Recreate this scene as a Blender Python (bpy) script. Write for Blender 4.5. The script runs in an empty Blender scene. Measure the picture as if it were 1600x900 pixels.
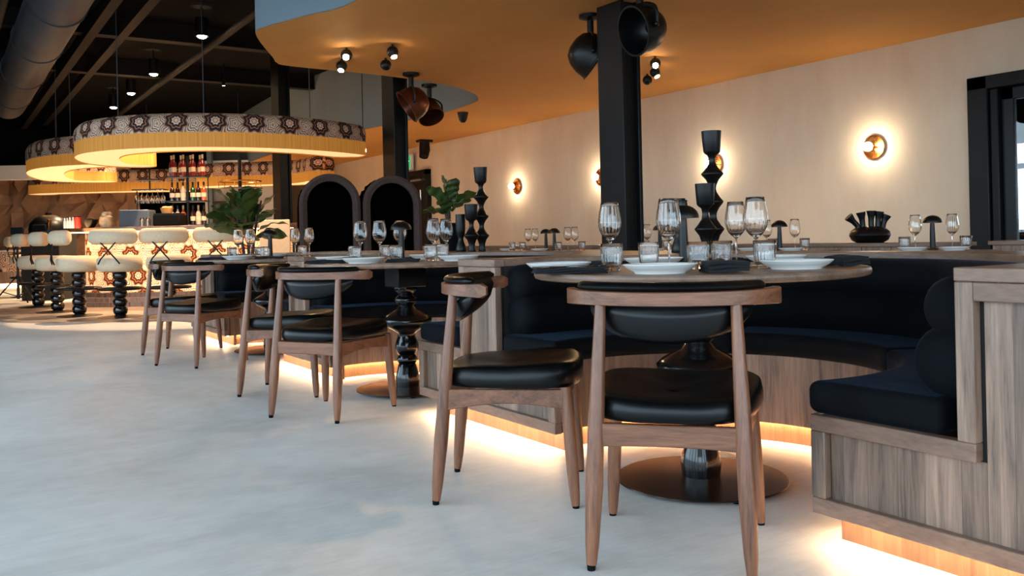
import bpy, bmesh, math, random
from mathutils import Vector, Matrix, Euler
PI = math.pi; R = math.radians
sc = bpy.context.scene
COL = sc.collection
rng = random.Random(7)

# ------------------------------------------------------------------ camera
YAW = math.atan2(900, 1380); SY, CY = math.sin(YAW), math.cos(YAW)
EYE = Vector((0, 0, .872))
cam = bpy.data.cameras.new('camera'); camo = bpy.data.objects.new('camera', cam); COL.objects.link(camo)
cam.sensor_width = 36; cam.lens = 1380 / 1600 * 36; cam.shift_y = -79.3 / 1600; cam.clip_start = .05; cam.clip_end = 200
ROLL = math.atan(.0227)
Rt = Vector((CY, -SY, 0)); Fw = Vector((SY, CY, 0)); Up = Vector((0, 0, 1))
xc = Rt * math.cos(ROLL) - Up * math.sin(ROLL); yc = Rt * math.sin(ROLL) + Up * math.cos(ROLL); zc = -Fw
m = Matrix((xc, yc, zc)).transposed().to_4x4(); m.translation = EYE
camo.matrix_world = m
sc.camera = camo
# ------------------------------------------------------------------ world, exposure
sc.view_settings.view_transform = 'Standard'; sc.view_settings.look = 'None'
sc.view_settings.gamma = 1; sc.view_settings.use_curve_mapping = False
sc.view_settings.exposure = 1.1
w = bpy.data.worlds.new('sky'); sc.world = w; w.use_nodes = True
bg = w.node_tree.nodes['Background']; bg.inputs[0].default_value = (.64, .84, 1.0, 1); bg.inputs[1].default_value = 2.6
def portal(loc, rot, sx, sy):
    l = bpy.data.lights.new('window_daylight', 'AREA'); l.shape = 'RECTANGLE'; l.size = sx; l.size_y = sy
    o = bpy.data.objects.new('window_daylight', l); COL.objects.link(o); o.location = loc; o.rotation_euler = rot
    l.cycles.is_portal = True
portal((-3.1, 4, 1.9), (0, R(-90), 0), 3.4, 16)     # glazed street front, left of the camera
portal((2, -4.05, 1.9), (R(90), 0, 0), 9, 3.4)      # glazed front behind the camera

# ------------------------------------------------------------------ materials
def srgb(r, g, b):
    f = lambda c: c / 12.92 if c <= .04045 else ((c + .055) / 1.055) ** 2.4
    return (f(r / 255), f(g / 255), f(b / 255), 1)
class NT:
    def __init__(s, name):
        s.m = bpy.data.materials.new(name); s.m.use_nodes = True; s.t = s.m.node_tree
        s.p = s.t.nodes['Principled BSDF']; s.out = s.t.nodes['Material Output']
    def n(s, typ, **kw):
        nd = s.t.nodes.new(typ)
        for k, v in kw.items():
            if k.startswith('_'):
                key = k[1:]; key = int(key) if key.isdigit() else key.replace('_', ' ')
                s.set(nd.inputs[key], v)
            else: setattr(nd, k, v)
        return nd
    def set(s, inp, v):
        if isinstance(v, bpy.types.NodeSocket): s.t.links.new(v, inp)
        else: inp.default_value = v
    def math(s, op, a, b=0.0, c=None):
        nd = s.n('ShaderNodeMath', operation=op); s.set(nd.inputs[0], a); s.set(nd.inputs[1], b)
        if c is not None: s.set(nd.inputs[2], c)
        return nd.outputs[0]
    def mix(s, f, a, b, mode='MIX'):
        nd = s.n('ShaderNodeMix', data_type='RGBA', blend_type=mode)
        s.set(nd.inputs[0], f); s.set(nd.inputs[6], a); s.set(nd.inputs[7], b); return nd.outputs[2]
    def ramp(s, f, stops, interp='LINEAR'):
        nd = s.n('ShaderNodeValToRGB'); s.set(nd.inputs[0], f); cr = nd.color_ramp; cr.interpolation = interp
        while len(cr.elements) < len(stops): cr.elements.new(.5)
        for e, (p, c) in zip(cr.elements, stops): e.position = p; e.color = c
        return nd.outputs[0]
    def P(s, **kw):
        for k, v in kw.items(): s.set(s.p.inputs[k.replace('_', ' ')], v)
        return s
    def bump(s, h, strength=.2, dist=.01):
        b = s.n('ShaderNodeBump'); s.set(b.inputs['Height'], h); b.inputs['Strength'].default_value = strength; b.inputs['Distance'].default_value = dist
        s.t.links.new(b.outputs[0], s.p.inputs['Normal']); return s
def plain(name, col, rough=.5, metal=0., noise=.0, scale=20, **kw):
    t = NT(name); t.P(Base_Color=col, Roughness=rough, Metallic=metal, **kw)
    if noise:
        tc = t.n('ShaderNodeTexCoord'); nz = t.n('ShaderNodeTexNoise', _Vector=tc.outputs['Object'], _Scale=scale, _Detail=4.0)
        d = tuple(c * (1 - noise) for c in col[:3]) + (1,); l = tuple(min(1, c * (1 + noise)) for c in col[:3]) + (1,)
        t.P(Base_Color=t.ramp(nz.outputs[0], [(.3, d), (.7, l)]))
    return t.m
def emis(name, col, strength):
    t = NT(name); t.P(Base_Color=col, Emission_Color=col, Emission_Strength=strength); return t.m
def wood(name, dark, light, stretch=(14, 14, 1.2), rough=.45, vary=.35, scale=1.6):
    t = NT(name); tc = t.n('ShaderNodeTexCoord'); oi = t.n('ShaderNodeObjectInfo')
    mp = t.n('ShaderNodeMapping', _Vector=tc.outputs['Object'], _Scale=stretch)
    off = t.n('ShaderNodeVectorMath', operation='ADD'); t.set(off.inputs[0], mp.outputs[0])
    cmb = t.n('ShaderNodeCombineXYZ'); sh = t.math('MULTIPLY', oi.outputs['Random'], 37.0)
    t.set(cmb.inputs[0], sh); t.set(cmb.inputs[1], sh); t.set(cmb.inputs[2], sh); t.set(off.inputs[1], cmb.outputs[0])
    n1 = t.n('ShaderNodeTexNoise', _Vector=off.outputs[0], _Scale=scale, _Detail=6.0, _Roughness=.62, _Distortion=.6)
    n2 = t.n('ShaderNodeTexNoise', _Vector=off.outputs[0], _Scale=scale * 7, _Detail=3.0)
    f = t.math('MULTIPLY_ADD', n2.outputs[0], .3, t.math('MULTIPLY', n1.outputs[0], .8))
    col = t.ramp(f, [(.32, dark), (.5, tuple((a + b) / 2 for a, b in zip(dark, light))), (.72, light)])
    v = t.math('MULTIPLY_ADD', oi.outputs['Random'], vary, 1 - vary / 2)
    hs = t.n('ShaderNodeHueSaturation', _Color=col); t.set(hs.inputs['Value'], v)
    t.P(Base_Color=hs.outputs[0], Roughness=rough); t.bump(n2.outputs[0], .12, .004); return t.m
M = {}
M['chair_wood'] = wood('chair_walnut', srgb(70, 40, 28), srgb(144, 94, 66), (16, 16, 1.3), .32, .12)
M['chair_wood_h'] = wood('chair_walnut_along', srgb(70, 40, 28), srgb(144, 94, 66), (1.6, 9, 18), .32, .12)
M['panel_wood'] = wood('panel_walnut', srgb(56, 40, 34), srgb(160, 130, 110), (16, 16, 1.0), .42, .75)
M['frame_wood'] = wood('frame_walnut', srgb(88, 64, 52), srgb(138, 108, 90), (3, 3, 12), .45, .2)
M['top_wood'] = wood('top_walnut', srgb(80, 58, 46), srgb(138, 108, 88), (9, 1.2, 9), .4, .1)
M['toe_wood'] = wood('toe_walnut', srgb(84, 56, 38), srgb(130, 92, 64), (14, 14, 1.0), .5, .2)
M['leather'] = plain('black_leather', srgb(5, 6, 7), .34, noise=.3, scale=160, Specular_IOR_Level=.28)
def velvet():
    t = NT('navy_velvet'); tc = t.n('ShaderNodeTexCoord')
    nz = t.n('ShaderNodeTexNoise', _Vector=tc.outputs['Object'], _Scale=7.0, _Detail=5.0)
    t.P(Base_Color=t.ramp(nz.outputs[0], [(.35, srgb(3, 4, 7)), (.7, srgb(8, 11, 16))]), Roughness=.85,
        Specular_IOR_Level=.15, Sheen_Weight=.09, Sheen_Roughness=.35, Sheen_Tint=srgb(96, 132, 170)); t.bump(nz.outputs[0], .25, .02); return t.m
M['velvet'] = velvet()
M['gloss_black'] = plain('gloss_black_paint', srgb(11, 11, 12), .2, Coat_Weight=.4)
M['satin_black'] = plain('satin_black', srgb(9, 9, 10), .38, Specular_IOR_Level=.35)
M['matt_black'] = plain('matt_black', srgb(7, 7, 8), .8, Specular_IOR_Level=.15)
M['steel_black'] = plain('dark_painted_steel', srgb(12, 12, 14), .45, noise=.15, scale=3, Specular_IOR_Level=.3)
M['base_metal'] = plain('dark_bronze_plate', srgb(40, 28, 22), .25, .6)
M['white_china'] = plain('white_china', srgb(238, 238, 234), .25)
M['napkin'] = plain('black_linen', srgb(14, 15, 20), .9, noise=.4, scale=220)
M['silver'] = plain('silver_cutlery', srgb(200, 196, 190), .18, 1)
M['dark_core'] = plain('dark_core_board', srgb(26, 20, 16), .8)
M['led'] = emis('warm_led', (1, .66, .36, 1), 48)
M['cream_fabric'] = plain('cream_boucle', srgb(212, 190, 160), .9, noise=.08, scale=60)
M['copper'] = plain('brown_copper', srgb(96, 52, 34), .32, .75, noise=.3, scale=8)
M['gold'] = plain('polished_brass', srgb(226, 150, 84), .18, 1)
M['bulb'] = emis('opal_bulb', (1, .81, .58, 1), 58)
M['spot_glow'] = emis('spot_lens', (1, .74, .42, 1), 60)
M['soft_glow'] = emis('lamp_diffuser', (1, .62, .3, 1), 5)
def glass(name, rough=0.):
    t = NT(name); t.P(Base_Color=(1, 1, 1, 1), Roughness=rough, IOR=1.47, Transmission_Weight=1.0); return t.m
M['glass'] = glass('clear_glass')
def floor_mat():
    t = NT('polished_concrete'); tc = t.n('ShaderNodeTexCoord')
    a = t.n('ShaderNodeTexNoise', _Vector=tc.outputs['Object'], _Scale=.9, _Detail=7.0, _Roughness=.62, _Distortion=1.0)
    b = t.n('ShaderNodeTexNoise', _Vector=tc.outputs['Object'], _Scale=9.0, _Detail=5.0)
    mpp = t.n('ShaderNodeMapping', _Vector=tc.outputs['Object'], _Scale=(3, 22, 1), _Rotation=(0, 0, .6))
    c = t.n('ShaderNodeTexNoise', _Vector=mpp.outputs[0], _Scale=2.2, _Detail=5.0, _Distortion=1.5)
    f = t.math('MULTIPLY_ADD', b.outputs[0], .2, t.math('MULTIPLY_ADD', c.outputs[0], .2, t.math('MULTIPLY', a.outputs[0], .7)))
    t.P(Base_Color=t.ramp(f, [(.38, srgb(196, 192, 186)), (.55, srgb(220, 216, 210)), (.72, srgb(236, 233, 228))]),
        Roughness=t.math('MULTIPLY_ADD', a.outputs[0], .25, .33)); t.bump(b.outputs[0], .04, .003); return t.m
M['floor'] = floor_mat()
def plaster(name, c1, c2, sx=1.0):
    t = NT(name); tc = t.n('ShaderNodeTexCoord'); mp = t.n('ShaderNodeMapping', _Vector=tc.outputs['Object'], _Scale=(1, 1, .35))
    a = t.n('ShaderNodeTexNoise', _Vector=mp.outputs[0], _Scale=1.6 * sx, _Detail=8.0, _Roughness=.65)
    t.P(Base_Color=t.ramp(a.outputs[0], [(.3, c1), (.7, c2)]), Roughness=.85); t.bump(a.outputs[0], .05, .01); return t.m
M['wall'] = plaster('beige_plaster', srgb(218, 198, 172), srgb(232, 216, 194))
M['soffit'] = plaster('caramel_plaster', srgb(200, 140, 68), srgb(210, 152, 80), .6)
M['deck'] = plain('black_ceiling_paint', srgb(4, 5, 7), .95, noise=.3, scale=2, Specular_IOR_Level=.1)
M['blue_fascia'] = plain('fascia_grey_blue', srgb(120, 136, 146), .8)
M['duct'] = plain('grey_duct_sheet', srgb(62, 64, 70), .55, noise=.2, scale=3)
M['pipe'] = plain('dark_pipe', srgb(20, 19, 19), .7, Specular_IOR_Level=.2)
M['stone'] = None
def stone():
    t = NT('brown_rock'); tc = t.n('ShaderNodeTexCoord')
    a = t.n('ShaderNodeTexNoise', _Vector=tc.outputs['Object'], _Scale=1.3, _Detail=9.0, _Roughness=.65, _Distortion=.8)
    b = t.n('ShaderNodeTexNoise', _Vector=tc.outputs['Object'], _Scale=.5, _Detail=3.0)
    t.P(Base_Color=t.mix(b.outputs[0], t.ramp(a.outputs[0], [(.3, srgb(120, 92, 78)), (.6, srgb(196, 152, 122)), (.8, srgb(240, 200, 156))]), srgb(226, 176, 130)), Roughness=.9)
    t.bump(a.outputs[0], .6, .08); return t.m
M['stone'] = stone()
M['white_wall'] = plain('white_paint', srgb(222, 218, 214), .8)
M['dark_floor'] = plain('dark_herringbone_floor', srgb(150, 132, 118), .5, noise=.3, scale=3)
M['leaf'] = plain('fig_leaf', srgb(50, 70, 30), .34, noise=.4, scale=9)
M['leaf_light'] = plain('young_fig_leaf', srgb(66, 84, 32), .42, noise=.3, scale=9)
M['bark'] = plain('bark', srgb(64, 46, 34), .9, noise=.3, scale=30)
M['fur'] = plain('black_shaggy_upholstery', srgb(8, 7, 6), 1.0, noise=.5, scale=40, Specular_IOR_Level=.0)
M['arch_face'] = plain('brown_grey_boucle', srgb(70, 56, 52), .95, noise=.25, scale=50)

def medallion(name, gain, emit=0.0, warm=(1, 1, 1, 1), pal=None):
    """printed textile / tile pattern from UV: dark flower medallions alternating with pale scrolls, rows half-dropped"""
    t = NT(name); uv = t.n('ShaderNodeUVMap'); sep = t.n('ShaderNodeSeparateXYZ', _Vector=uv.outputs[0])
    u, v = sep.outputs[0], sep.outputs[1]
    row = t.math('FLOOR', v); fv = t.math('SUBTRACT', t.math('FRACT', v), .5)
    us = t.math('ADD', u, t.math('MULTIPLY', row, .5))
    def polar(uu, k, amp):
        fu = t.math('SUBTRACT', t.math('FRACT', uu), .5)
        r = t.math('SQRT', t.math('ADD', t.math('MULTIPLY', fu, fu), t.math('MULTIPLY', fv, fv)))
        ang = t.math('ARCTAN2', fv, fu)
        return t.math('MULTIPLY', r, t.math('ADD', 1.0, t.math('MULTIPLY', t.math('COSINE', t.math('MULTIPLY', ang, k)), amp)))
    cream, tan, dark, org = srgb(224, 192, 168), srgb(176, 122, 88), srgb(38, 20, 20), srgb(184, 108, 66)
    fu = t.math('MULTIPLY', t.math('SUBTRACT', t.math('FRACT', t.math('MULTIPLY', us, .5)), .5), 1.56)
    r1 = t.math('SQRT', t.math('ADD', t.math('MULTIPLY', fu, fu), t.math('MULTIPLY', fv, fv)))
    an = t.math('ARCTAN2', fv, fu)
    if pal: cream, tan, dark, org = pal
    rA = t.math('MULTIPLY', r1, t.math('ADD', 1.0, t.math('MULTIPLY', t.math('COSINE', t.math('MULTIPLY', an, 8.0)), .11)))
    fu2 = t.math('MULTIPLY', t.math('SUBTRACT', t.math('FRACT', t.math('MULTIPLY_ADD', us, .5, .5)), .5), 2.0)
    fw = t.math('ADD', fv, .12)
    r2 = t.math('SQRT', t.math('ADD', t.math('MULTIPLY', fu2, fu2), t.math('MULTIPLY', fw, fw)))
    an2 = t.math('ARCTAN2', fw, fu2)
    rB = t.math('MULTIPLY', r2, t.math('ADD', 1.0, t.math('MULTIPLY', t.math('COSINE', t.math('MULTIPLY', an2, 5.0)), .2)))
    colA = t.ramp(rA, [(0, cream), (.07, org), (.11, cream), (.17, dark), (.24, dark), (.27, org), (.31, dark), (.43, tan), (.47, dark), (.49, cream)], 'CONSTANT')
    colB = t.ramp(rB, [(0, tan), (.06, cream), (.13, dark), (.16, cream), (.22, tan), (.27, dark), (.29, cream), (.36, dark), (.4, cream), (.46, tan), (.52, dark), (.55, cream), (.62, tan), (.7, cream)], 'CONSTANT')
    inA = t.math('LESS_THAN', rA, .485)
    col = t.mix(inA, colB, colA)
    t.P(Base_Color=col, Roughness=.8)
    if emit:
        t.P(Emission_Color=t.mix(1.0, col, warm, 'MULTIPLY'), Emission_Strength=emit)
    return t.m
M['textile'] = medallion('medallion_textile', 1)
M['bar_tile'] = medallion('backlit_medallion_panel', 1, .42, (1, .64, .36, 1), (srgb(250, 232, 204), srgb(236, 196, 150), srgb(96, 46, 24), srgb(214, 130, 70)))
def fringe():
    t = NT('amber_fringe'); uv = t.n('ShaderNodeUVMap'); sep = t.n('ShaderNodeSeparateXYZ', _Vector=uv.outputs[0])
    nz = t.n('ShaderNodeTexNoise', noise_dimensions='1D', _W=t.math('MULTIPLY', sep.outputs[0], 40.0), _Scale=1.0, _Detail=3.0)
    c = t.ramp(nz.outputs[0], [(.25, srgb(180, 122, 50)), (.75, srgb(200, 144, 68))])
    t.P(Base_Color=c, Roughness=.8, Emission_Color=t.mix(1.0, c, (1, .8, .5, 1), 'MULTIPLY'), Emission_Strength=.2); return t.m
M['fringe'] = fringe()
M['lamp_under'] = emis('lamp_diffuser_cloth', (1, .62, .3, 1), .42)

# ------------------------------------------------------------------ mesh helpers
class MB:
    def __init__(s): s.v = []; s.f = []; s.uv = None; s.fuv = []
    def add(s, vs, fs, uvs=None):
        o = len(s.v); s.v += [tuple(p) for p in vs]; s.f += [tuple(i + o for i in f) for f in fs]
        s.fuv += uvs if uvs else [None] * len(fs)
        return s
    def box(s, x0, x1, y0, y1, z0, z1):
        return s.add([(x0, y0, z0), (x1, y0, z0), (x1, y1, z0), (x0, y1, z0), (x0, y0, z1), (x1, y0, z1), (x1, y1, z1), (x0, y1, z1)],
                     [(0, 3, 2, 1), (4, 5, 6, 7), (0, 1, 5, 4), (1, 2, 6, 5), (2, 3, 7, 6), (3, 0, 4, 7)])
    def prism(s, poly, z0, z1):
        n = len(poly)
        a = sum(poly[i][0] * poly[(i + 1) % n][1] - poly[(i + 1) % n][0] * poly[i][1] for i in range(n))
        if a < 0: poly = poly[::-1]
        return s.add([(x, y, z0) for x, y in poly] + [(x, y, z1) for x, y in poly],
                     [tuple(range(n))[::-1], tuple(range(n, 2 * n))] + [(i, (i + 1) % n, n + (i + 1) % n, n + i) for i in range(n)])
    def lathe(s, prof, n=32, c=(0, 0, 0), flute=None, capped=True):
        vs = []; fs = []; rows = []
        for r, z in prof:
            if r < 1e-6: rows.append([len(vs)]); vs.append((c[0], c[1], c[2] + z)); continue
            row = []
            for i in range(n):
                a = 2 * PI * i / n; rr = r * (flute(a, z, len(rows)) if flute else 1)
                row.append(len(vs)); vs.append((c[0] + rr * math.cos(a), c[1] + rr * math.sin(a), c[2] + z))
            rows.append(row)
        for A, B in zip(rows, rows[1:]):
            for i in range(n):
                j = (i + 1) % n
                if len(A) == 1 and len(B) == 1: break
                if len(A) == 1: fs.append((A[0], B[j], B[i]))
                elif len(B) == 1: fs.append((A[i], A[j], B[0]))
                else: fs.append((A[i], A[j], B[j], B[i]))
        if capped and len(rows[0]) > 1: fs.append(tuple(rows[0][::-1]))
        if capped and len(rows[-1]) > 1: fs.append(tuple(rows[-1]))
        return s.add(vs, fs)
    def tube(s, path, rad, n=12, closed=False, squash=None):
        P = [Vector(p) for p in path]; m_ = len(P); rad = rad if isinstance(rad, (list, tuple)) else [rad] * m_
        vs = []; fs = []; ref = None
        for i, p in enumerate(P):
            t = (P[(i + 1) % m_] - P[i - 1]) if closed else (P[min(i + 1, m_ - 1)] - P[max(i - 1, 0)])
            t.normalize()
            if ref is None: ref = Vector((0, 0, 1)) if abs(t.z) < .9 else Vector((1, 0, 0))
            u = t.cross(ref)
            if u.length < 1e-4: u = t.cross(Vector((1, 0, 0)))
            u.normalize(); v = u.cross(t).normalized(); ref = v
            for k in range(n):
                a = 2 * PI * k / n; q = squash or (1, 1)
                vs.append(p + u * (math.cos(a) * rad[i] * q[0]) + v * (math.sin(a) * rad[i] * q[1]))
        for i in range(m_ if closed else m_ - 1):
            for k in range(n):
                A = i * n; B = ((i + 1) % m_) * n; l = (k + 1) % n
                fs.append((A + k, B + k, B + l, A + l))
        if not closed:
            fs.append(tuple(range(n))); fs.append(tuple(range((m_ - 1) * n, m_ * n))[::-1])
        return s.add(vs, fs)
    def sphere(s, c, r, n=20, mrows=12, zs=1.0):
        return s.lathe([(r * math.sin(PI * i / mrows), -r * zs * math.cos(PI * i / mrows)) for i in range(mrows + 1)], n, c)
    def grid(s, rows, uvs=None, closed_u=False):
        nr = len(rows); nc = len(rows[0]); vs = [p for r_ in rows for p in r_]; fs = []; fu = []
        for i in range(nr - 1):
            for j in range(nc if closed_u else nc - 1):
                k = (j + 1) % nc
                fs.append((i * nc + j, i * nc + k, (i + 1) * nc + k, (i + 1) * nc + j))
                if uvs: fu.append([uvs[i][j], uvs[i][k], uvs[i + 1][k], uvs[i + 1][j]])
        return s.add(vs, fs, fu if uvs else None)
    def mesh(s, name, smooth=True, angle=38):
        me = bpy.data.meshes.new(name); me.from_pydata([tuple(p) for p in s.v], [], s.f)
        if any(q for q in s.fuv):
            l = me.uv_layers.new(name='UVMap'); i = 0
            for poly, q in zip(me.polygons, s.fuv):
                for k in range(poly.loop_total): l.data[poly.loop_start + k].uv = q[k] if q else (0, 0)
        b = bmesh.new(); b.from_mesh(me)
        if not any(q for q in s.fuv): bmesh.ops.recalc_face_normals(b, faces=b.faces)
        b.to_mesh(me); b.free()
        if smooth:
            me.polygons.foreach_set('use_smooth', [True] * len(me.polygons)); me.set_sharp_from_angle(angle=R(angle))
        return me
    def build(s, name, mat, parent=None, bevel=0, seg=2, smooth=True, angle=38, sub=0):
        o = bpy.data.objects.new(name, s.mesh(name, smooth, angle)); COL.objects.link(o)
        if mat: o.data.materials.append(M[mat] if isinstance(mat, str) else mat)
        if bevel:
            b = o.modifiers.new('bevel', 'BEVEL'); b.width = bevel; b.segments = seg; b.limit_method = 'ANGLE'; b.angle_limit = R(40)
            b.harden_normals = False
        if sub: sm = o.modifiers.new('sub', 'SUBSURF'); sm.levels = sub; sm.render_levels = sub
        if parent: o.parent = parent
        return o
def tag(o, label=None, cat=None, group=None, kind=None):
    if label: o['label'] = label
    if cat: o['category'] = cat
    if group: o['group'] = group
    if kind: o['kind'] = kind
    return o
def thing(name, label, cat, loc=(0, 0, 0), rz=0, group=None):
    o = bpy.data.objects.new(name, None); COL.objects.link(o); o.empty_display_size = .1
    o.location = loc; o.rotation_euler = (0, 0, rz); return tag(o, label, cat, group)
def struct(mb, name, mat, label=None, **kw):
    return tag(mb.build(name, mat, **kw), label, None, None, 'structure')
def kids(o): return [c for c in bpy.data.objects if c.parent == o]
def dup(o, loc=None, rz=None, label=None, parent=None, children=None):
    c = o.copy(); COL.objects.link(c); c.parent = parent
    if loc is not None: c.location = loc
    if rz is not None: c.rotation_euler = (0, 0, rz)
    if label: c['label'] = label
    for ch in (children if children is not None else kids(o)): dup(ch, parent=c)
    return c
def arc(cx, cy, r, a0, a1, n): return [(cx + r * math.cos(R(a0 + (a1 - a0) * i / n)), cy + r * math.sin(R(a0 + (a1 - a0) * i / n))) for i in range(n + 1)]
def smooth_path(pts, n=8):
    out = []; P = [Vector(p) for p in pts]; P = [P[0] * 2 - P[1]] + P + [P[-1] * 2 - P[-2]]
    for i in range(1, len(P) - 2):
        for k in range(n):
            t = k / n; a, b, c, d = P[i - 1:i + 3]
            out.append(.5 * ((2 * b) + (c - a) * t + (2 * a - 5 * b + 4 * c - d) * t * t + (3 * b - a - 3 * c + d) * t ** 3))
    out.append(P[-2]); return out
def LW(lat, D, z=0): p = Rt * lat + Fw * D; return (p.x, p.y, z)      # metres right of / ahead of the viewpoint -> world
def VW(px, D, z=0): return LW((px - 800) / 1380 * D, D, z)

# ================================================================== setting
struct(MB().box(-60, 60, -60, 60, -.3, -.14), 'ground', plain('added_ground_grey', srgb(120, 118, 114), .9), 'unseen street ground added outside to block light from below')  # unseen ground, added to stop sky light reaching the soffit from below
struct(MB().box(-3.3, 13, -4.3, 27.2, -.12, 0), 'floor', 'floor', 'pale polished concrete floor')
mb = MB(); mb.box(8.6, 8.85, 4.82, 27, 0, 4.1); mb.box(8.6, 8.85, 2.9, 4.82, 2.33, 4.1); mb.box(8.6, 8.85, -4.2, 2.9, 0, 4.1)
struct(mb, 'wall_right', 'wall', 'warm beige plaster wall with round sconces')
struct(MB().box(-3.3, 8.85, 27, 27.2, 0, 4.1), 'wall_far', 'matt_black', 'dark far wall behind the bar')
struct(MB().box(-3.3, 8.85, -4.3, 27.2, 4.1, 4.25), 'ceiling', 'deck', 'black open ceiling deck over the bar')
SOF = [(2.0, -4.2), (2.4, 1.5), (2.8, 4.6), (2.915, 6.68), (2.73, 7.36), (2.53, 8.0), (2.60, 8.35), (3.03, 9.2), (3.14, 9.42), (3.35, 9.55), (4.5, 9.62), (5.5, 9.86), (6.1, 10.25), (6.4, 10.6), (6.55, 11.0), (6.66, 12.2), (6.55, 13.05), (6.36, 14.7), (6.2, 17), (6.3, 20), (6.6, 24), (6.8, 27), (8.6, 27), (8.6, -4.2)]
i0 = 7
edge = [(p.x, p.y) for p in smooth_path([(a, b, 0) for a, b in SOF[:22]], 4)]
struct(MB().prism(edge + SOF[22:], 2.83, 2.84), 'ceiling_soffit', 'soffit', 'caramel plaster dropped ceiling with curved edge')
mb = MB(); mb.grid([[(x, y, z) for x, y in edge] for z in (2.83, 4.1)]); struct(mb, 'trim_1', 'blue_fascia', 'curved upstand at the edge of the dropped ceiling')
# street front on the left and behind the camera: open glazing bays with mullions
mb = MB(); mb.box(-3.3, -3.15, -4.3, 27, 0, .2); mb.box(-3.3, -3.15, -4.3, 27, 3.6, 4.1); mb.box(-3.3, -3.15, 12, 27, .2, 3.6)
for y in (-4.2, -1, 2.2, 5.4, 8.6, 11.9): mb.box(-3.3, -3.15, y - .06, y + .06, .2, 3.6)
struct(mb, 'window_1', 'steel_black', 'tall glazed street front with black mullions')
mb = MB(); mb.box(-3.3, 8.6, -4.3, -4.15, 0, .2); mb.box(-3.3, 8.6, -4.3, -4.15, 3.6, 4.1); mb.box(6.5, 8.6, -4.3, -4.15, .2, 3.6)
for x in (-2.5, .5, 3.5, 6.4): mb.box(x - .06, x + .06, -4.3, -4.15, .2, 3.6)
struct(mb, 'window_2', 'steel_black', 'tall glazed entrance front with black mullions')
# door on the right with the room beyond
mb = MB()
mb.box(8.52, 8.92, 4.62, 4.82, 0, 2.33); mb.box(8.52, 8.92, 2.9, 4.82, 2.2, 2.33); mb.box(8.56, 8.8, 4.54, 4.62, 0, 2.2)
mb.box(8.52, 8.92, 2.9, 3.1, 0, 2.33)
d1 = struct(mb, 'door_1', 'steel_black', 'tall black framed doorway in the beige wall', bevel=.01)
mb = MB(); mb.box(8.62, 8.68, 4.42, 4.54, 0, 2.2); mb.box(8.62, 8.68, 3.1, 4.54, 2.08, 2.2); mb.box(8.62, 8.68, 3.1, 3.22, 0, 2.2); mb.box(8.62, 8.68, 3.1, 4.54, 0, .3)
mb.build('door_leaf', 'satin_black', d1, bevel=.008)
mb = MB(); mb.box(8.64, 8.65, 3.22, 4.42, .3, 2.08); mb.build('door_pane', 'glass', d1)
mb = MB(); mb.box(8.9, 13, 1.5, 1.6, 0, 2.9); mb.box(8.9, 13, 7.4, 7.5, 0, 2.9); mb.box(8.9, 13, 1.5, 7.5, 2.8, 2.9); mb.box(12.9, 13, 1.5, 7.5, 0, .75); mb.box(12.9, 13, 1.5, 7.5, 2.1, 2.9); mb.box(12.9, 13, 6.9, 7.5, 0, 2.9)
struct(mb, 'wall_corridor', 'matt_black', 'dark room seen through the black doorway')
mb = MB()
for y in (2.9, 4.3, 5.6, 6.88): mb.box(12.9, 12.97, y - .05, y + .05, .75, 2.1)
for z in (.78, 1.72, 2.08): mb.box(12.9, 12.97, 1.6, 6.9, z - .04, z + .04)
struct(mb, 'window_3', 'satin_black', 'black mullioned window of the room beyond the doorway')
tag(MB().tube([(10.4, 4.2, 2.55), (10.4, 6.2, 2.55)], .03, 10).build('tube_light', emis('cool_tube', (.75, .9, 1, 1), 6)), 'cool white tube light in the room beyond the doorway', 'ceiling light')
# far door and exit sign
mb = MB(); mb.box(8.5, 8.62, 16.2, 16.3, 0, 2.32); mb.box(8.5, 8.62, 17.2, 17.3, 0, 2.32); mb.box(8.5, 8.62, 16.2, 17.3, 2.22, 2.32)
d2 = struct(mb, 'door_2', 'steel_black', 'black door at the far end of the beige wall')
MB().box(8.54, 8.6, 16.3, 17.2, 0, 2.22).build('door_leaf', 'satin_black', d2)
MB().tube([(8.46, 16.42, .6), (8.46, 16.42, 1.9)], .018, 8).build('door_handle', 'silver', d2)
MB().box(8.5, 8.55, 16.45, 16.95, 2.1, 2.14).build('door_closer', 'silver', d2)
es = thing('exit_sign', 'green emergency exit sign above the far black door', 'exit sign', (8.5, 17.0, 2.52))
MB().box(-.03, .03, -.17, .17, -.17, .17).build('sign_box', plain('sign_housing', srgb(226, 226, 220), .5), es, bevel=.01)
MB().box(-.035, -.03, -.13, .13, -.14, .14).build('sign_face', emis('exit_green', srgb(20, 130, 80), .9), es)
mb = MB(); mb.sphere((-.037, 0, .075), .022, 10, 6); mb.box(-.038, -.035, -.02, .02, -.03, .05); mb.box(-.038, -.035, -.075, .075, .01, .03); mb.box(-.038, -.035, -.04, -.015, -.1, -.03); mb.box(-.038, -.035, .015, .04, -.1, -.03)
mb.build('running_figure', emis('exit_white', (1, 1, 1, 1), .9), es)

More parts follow.
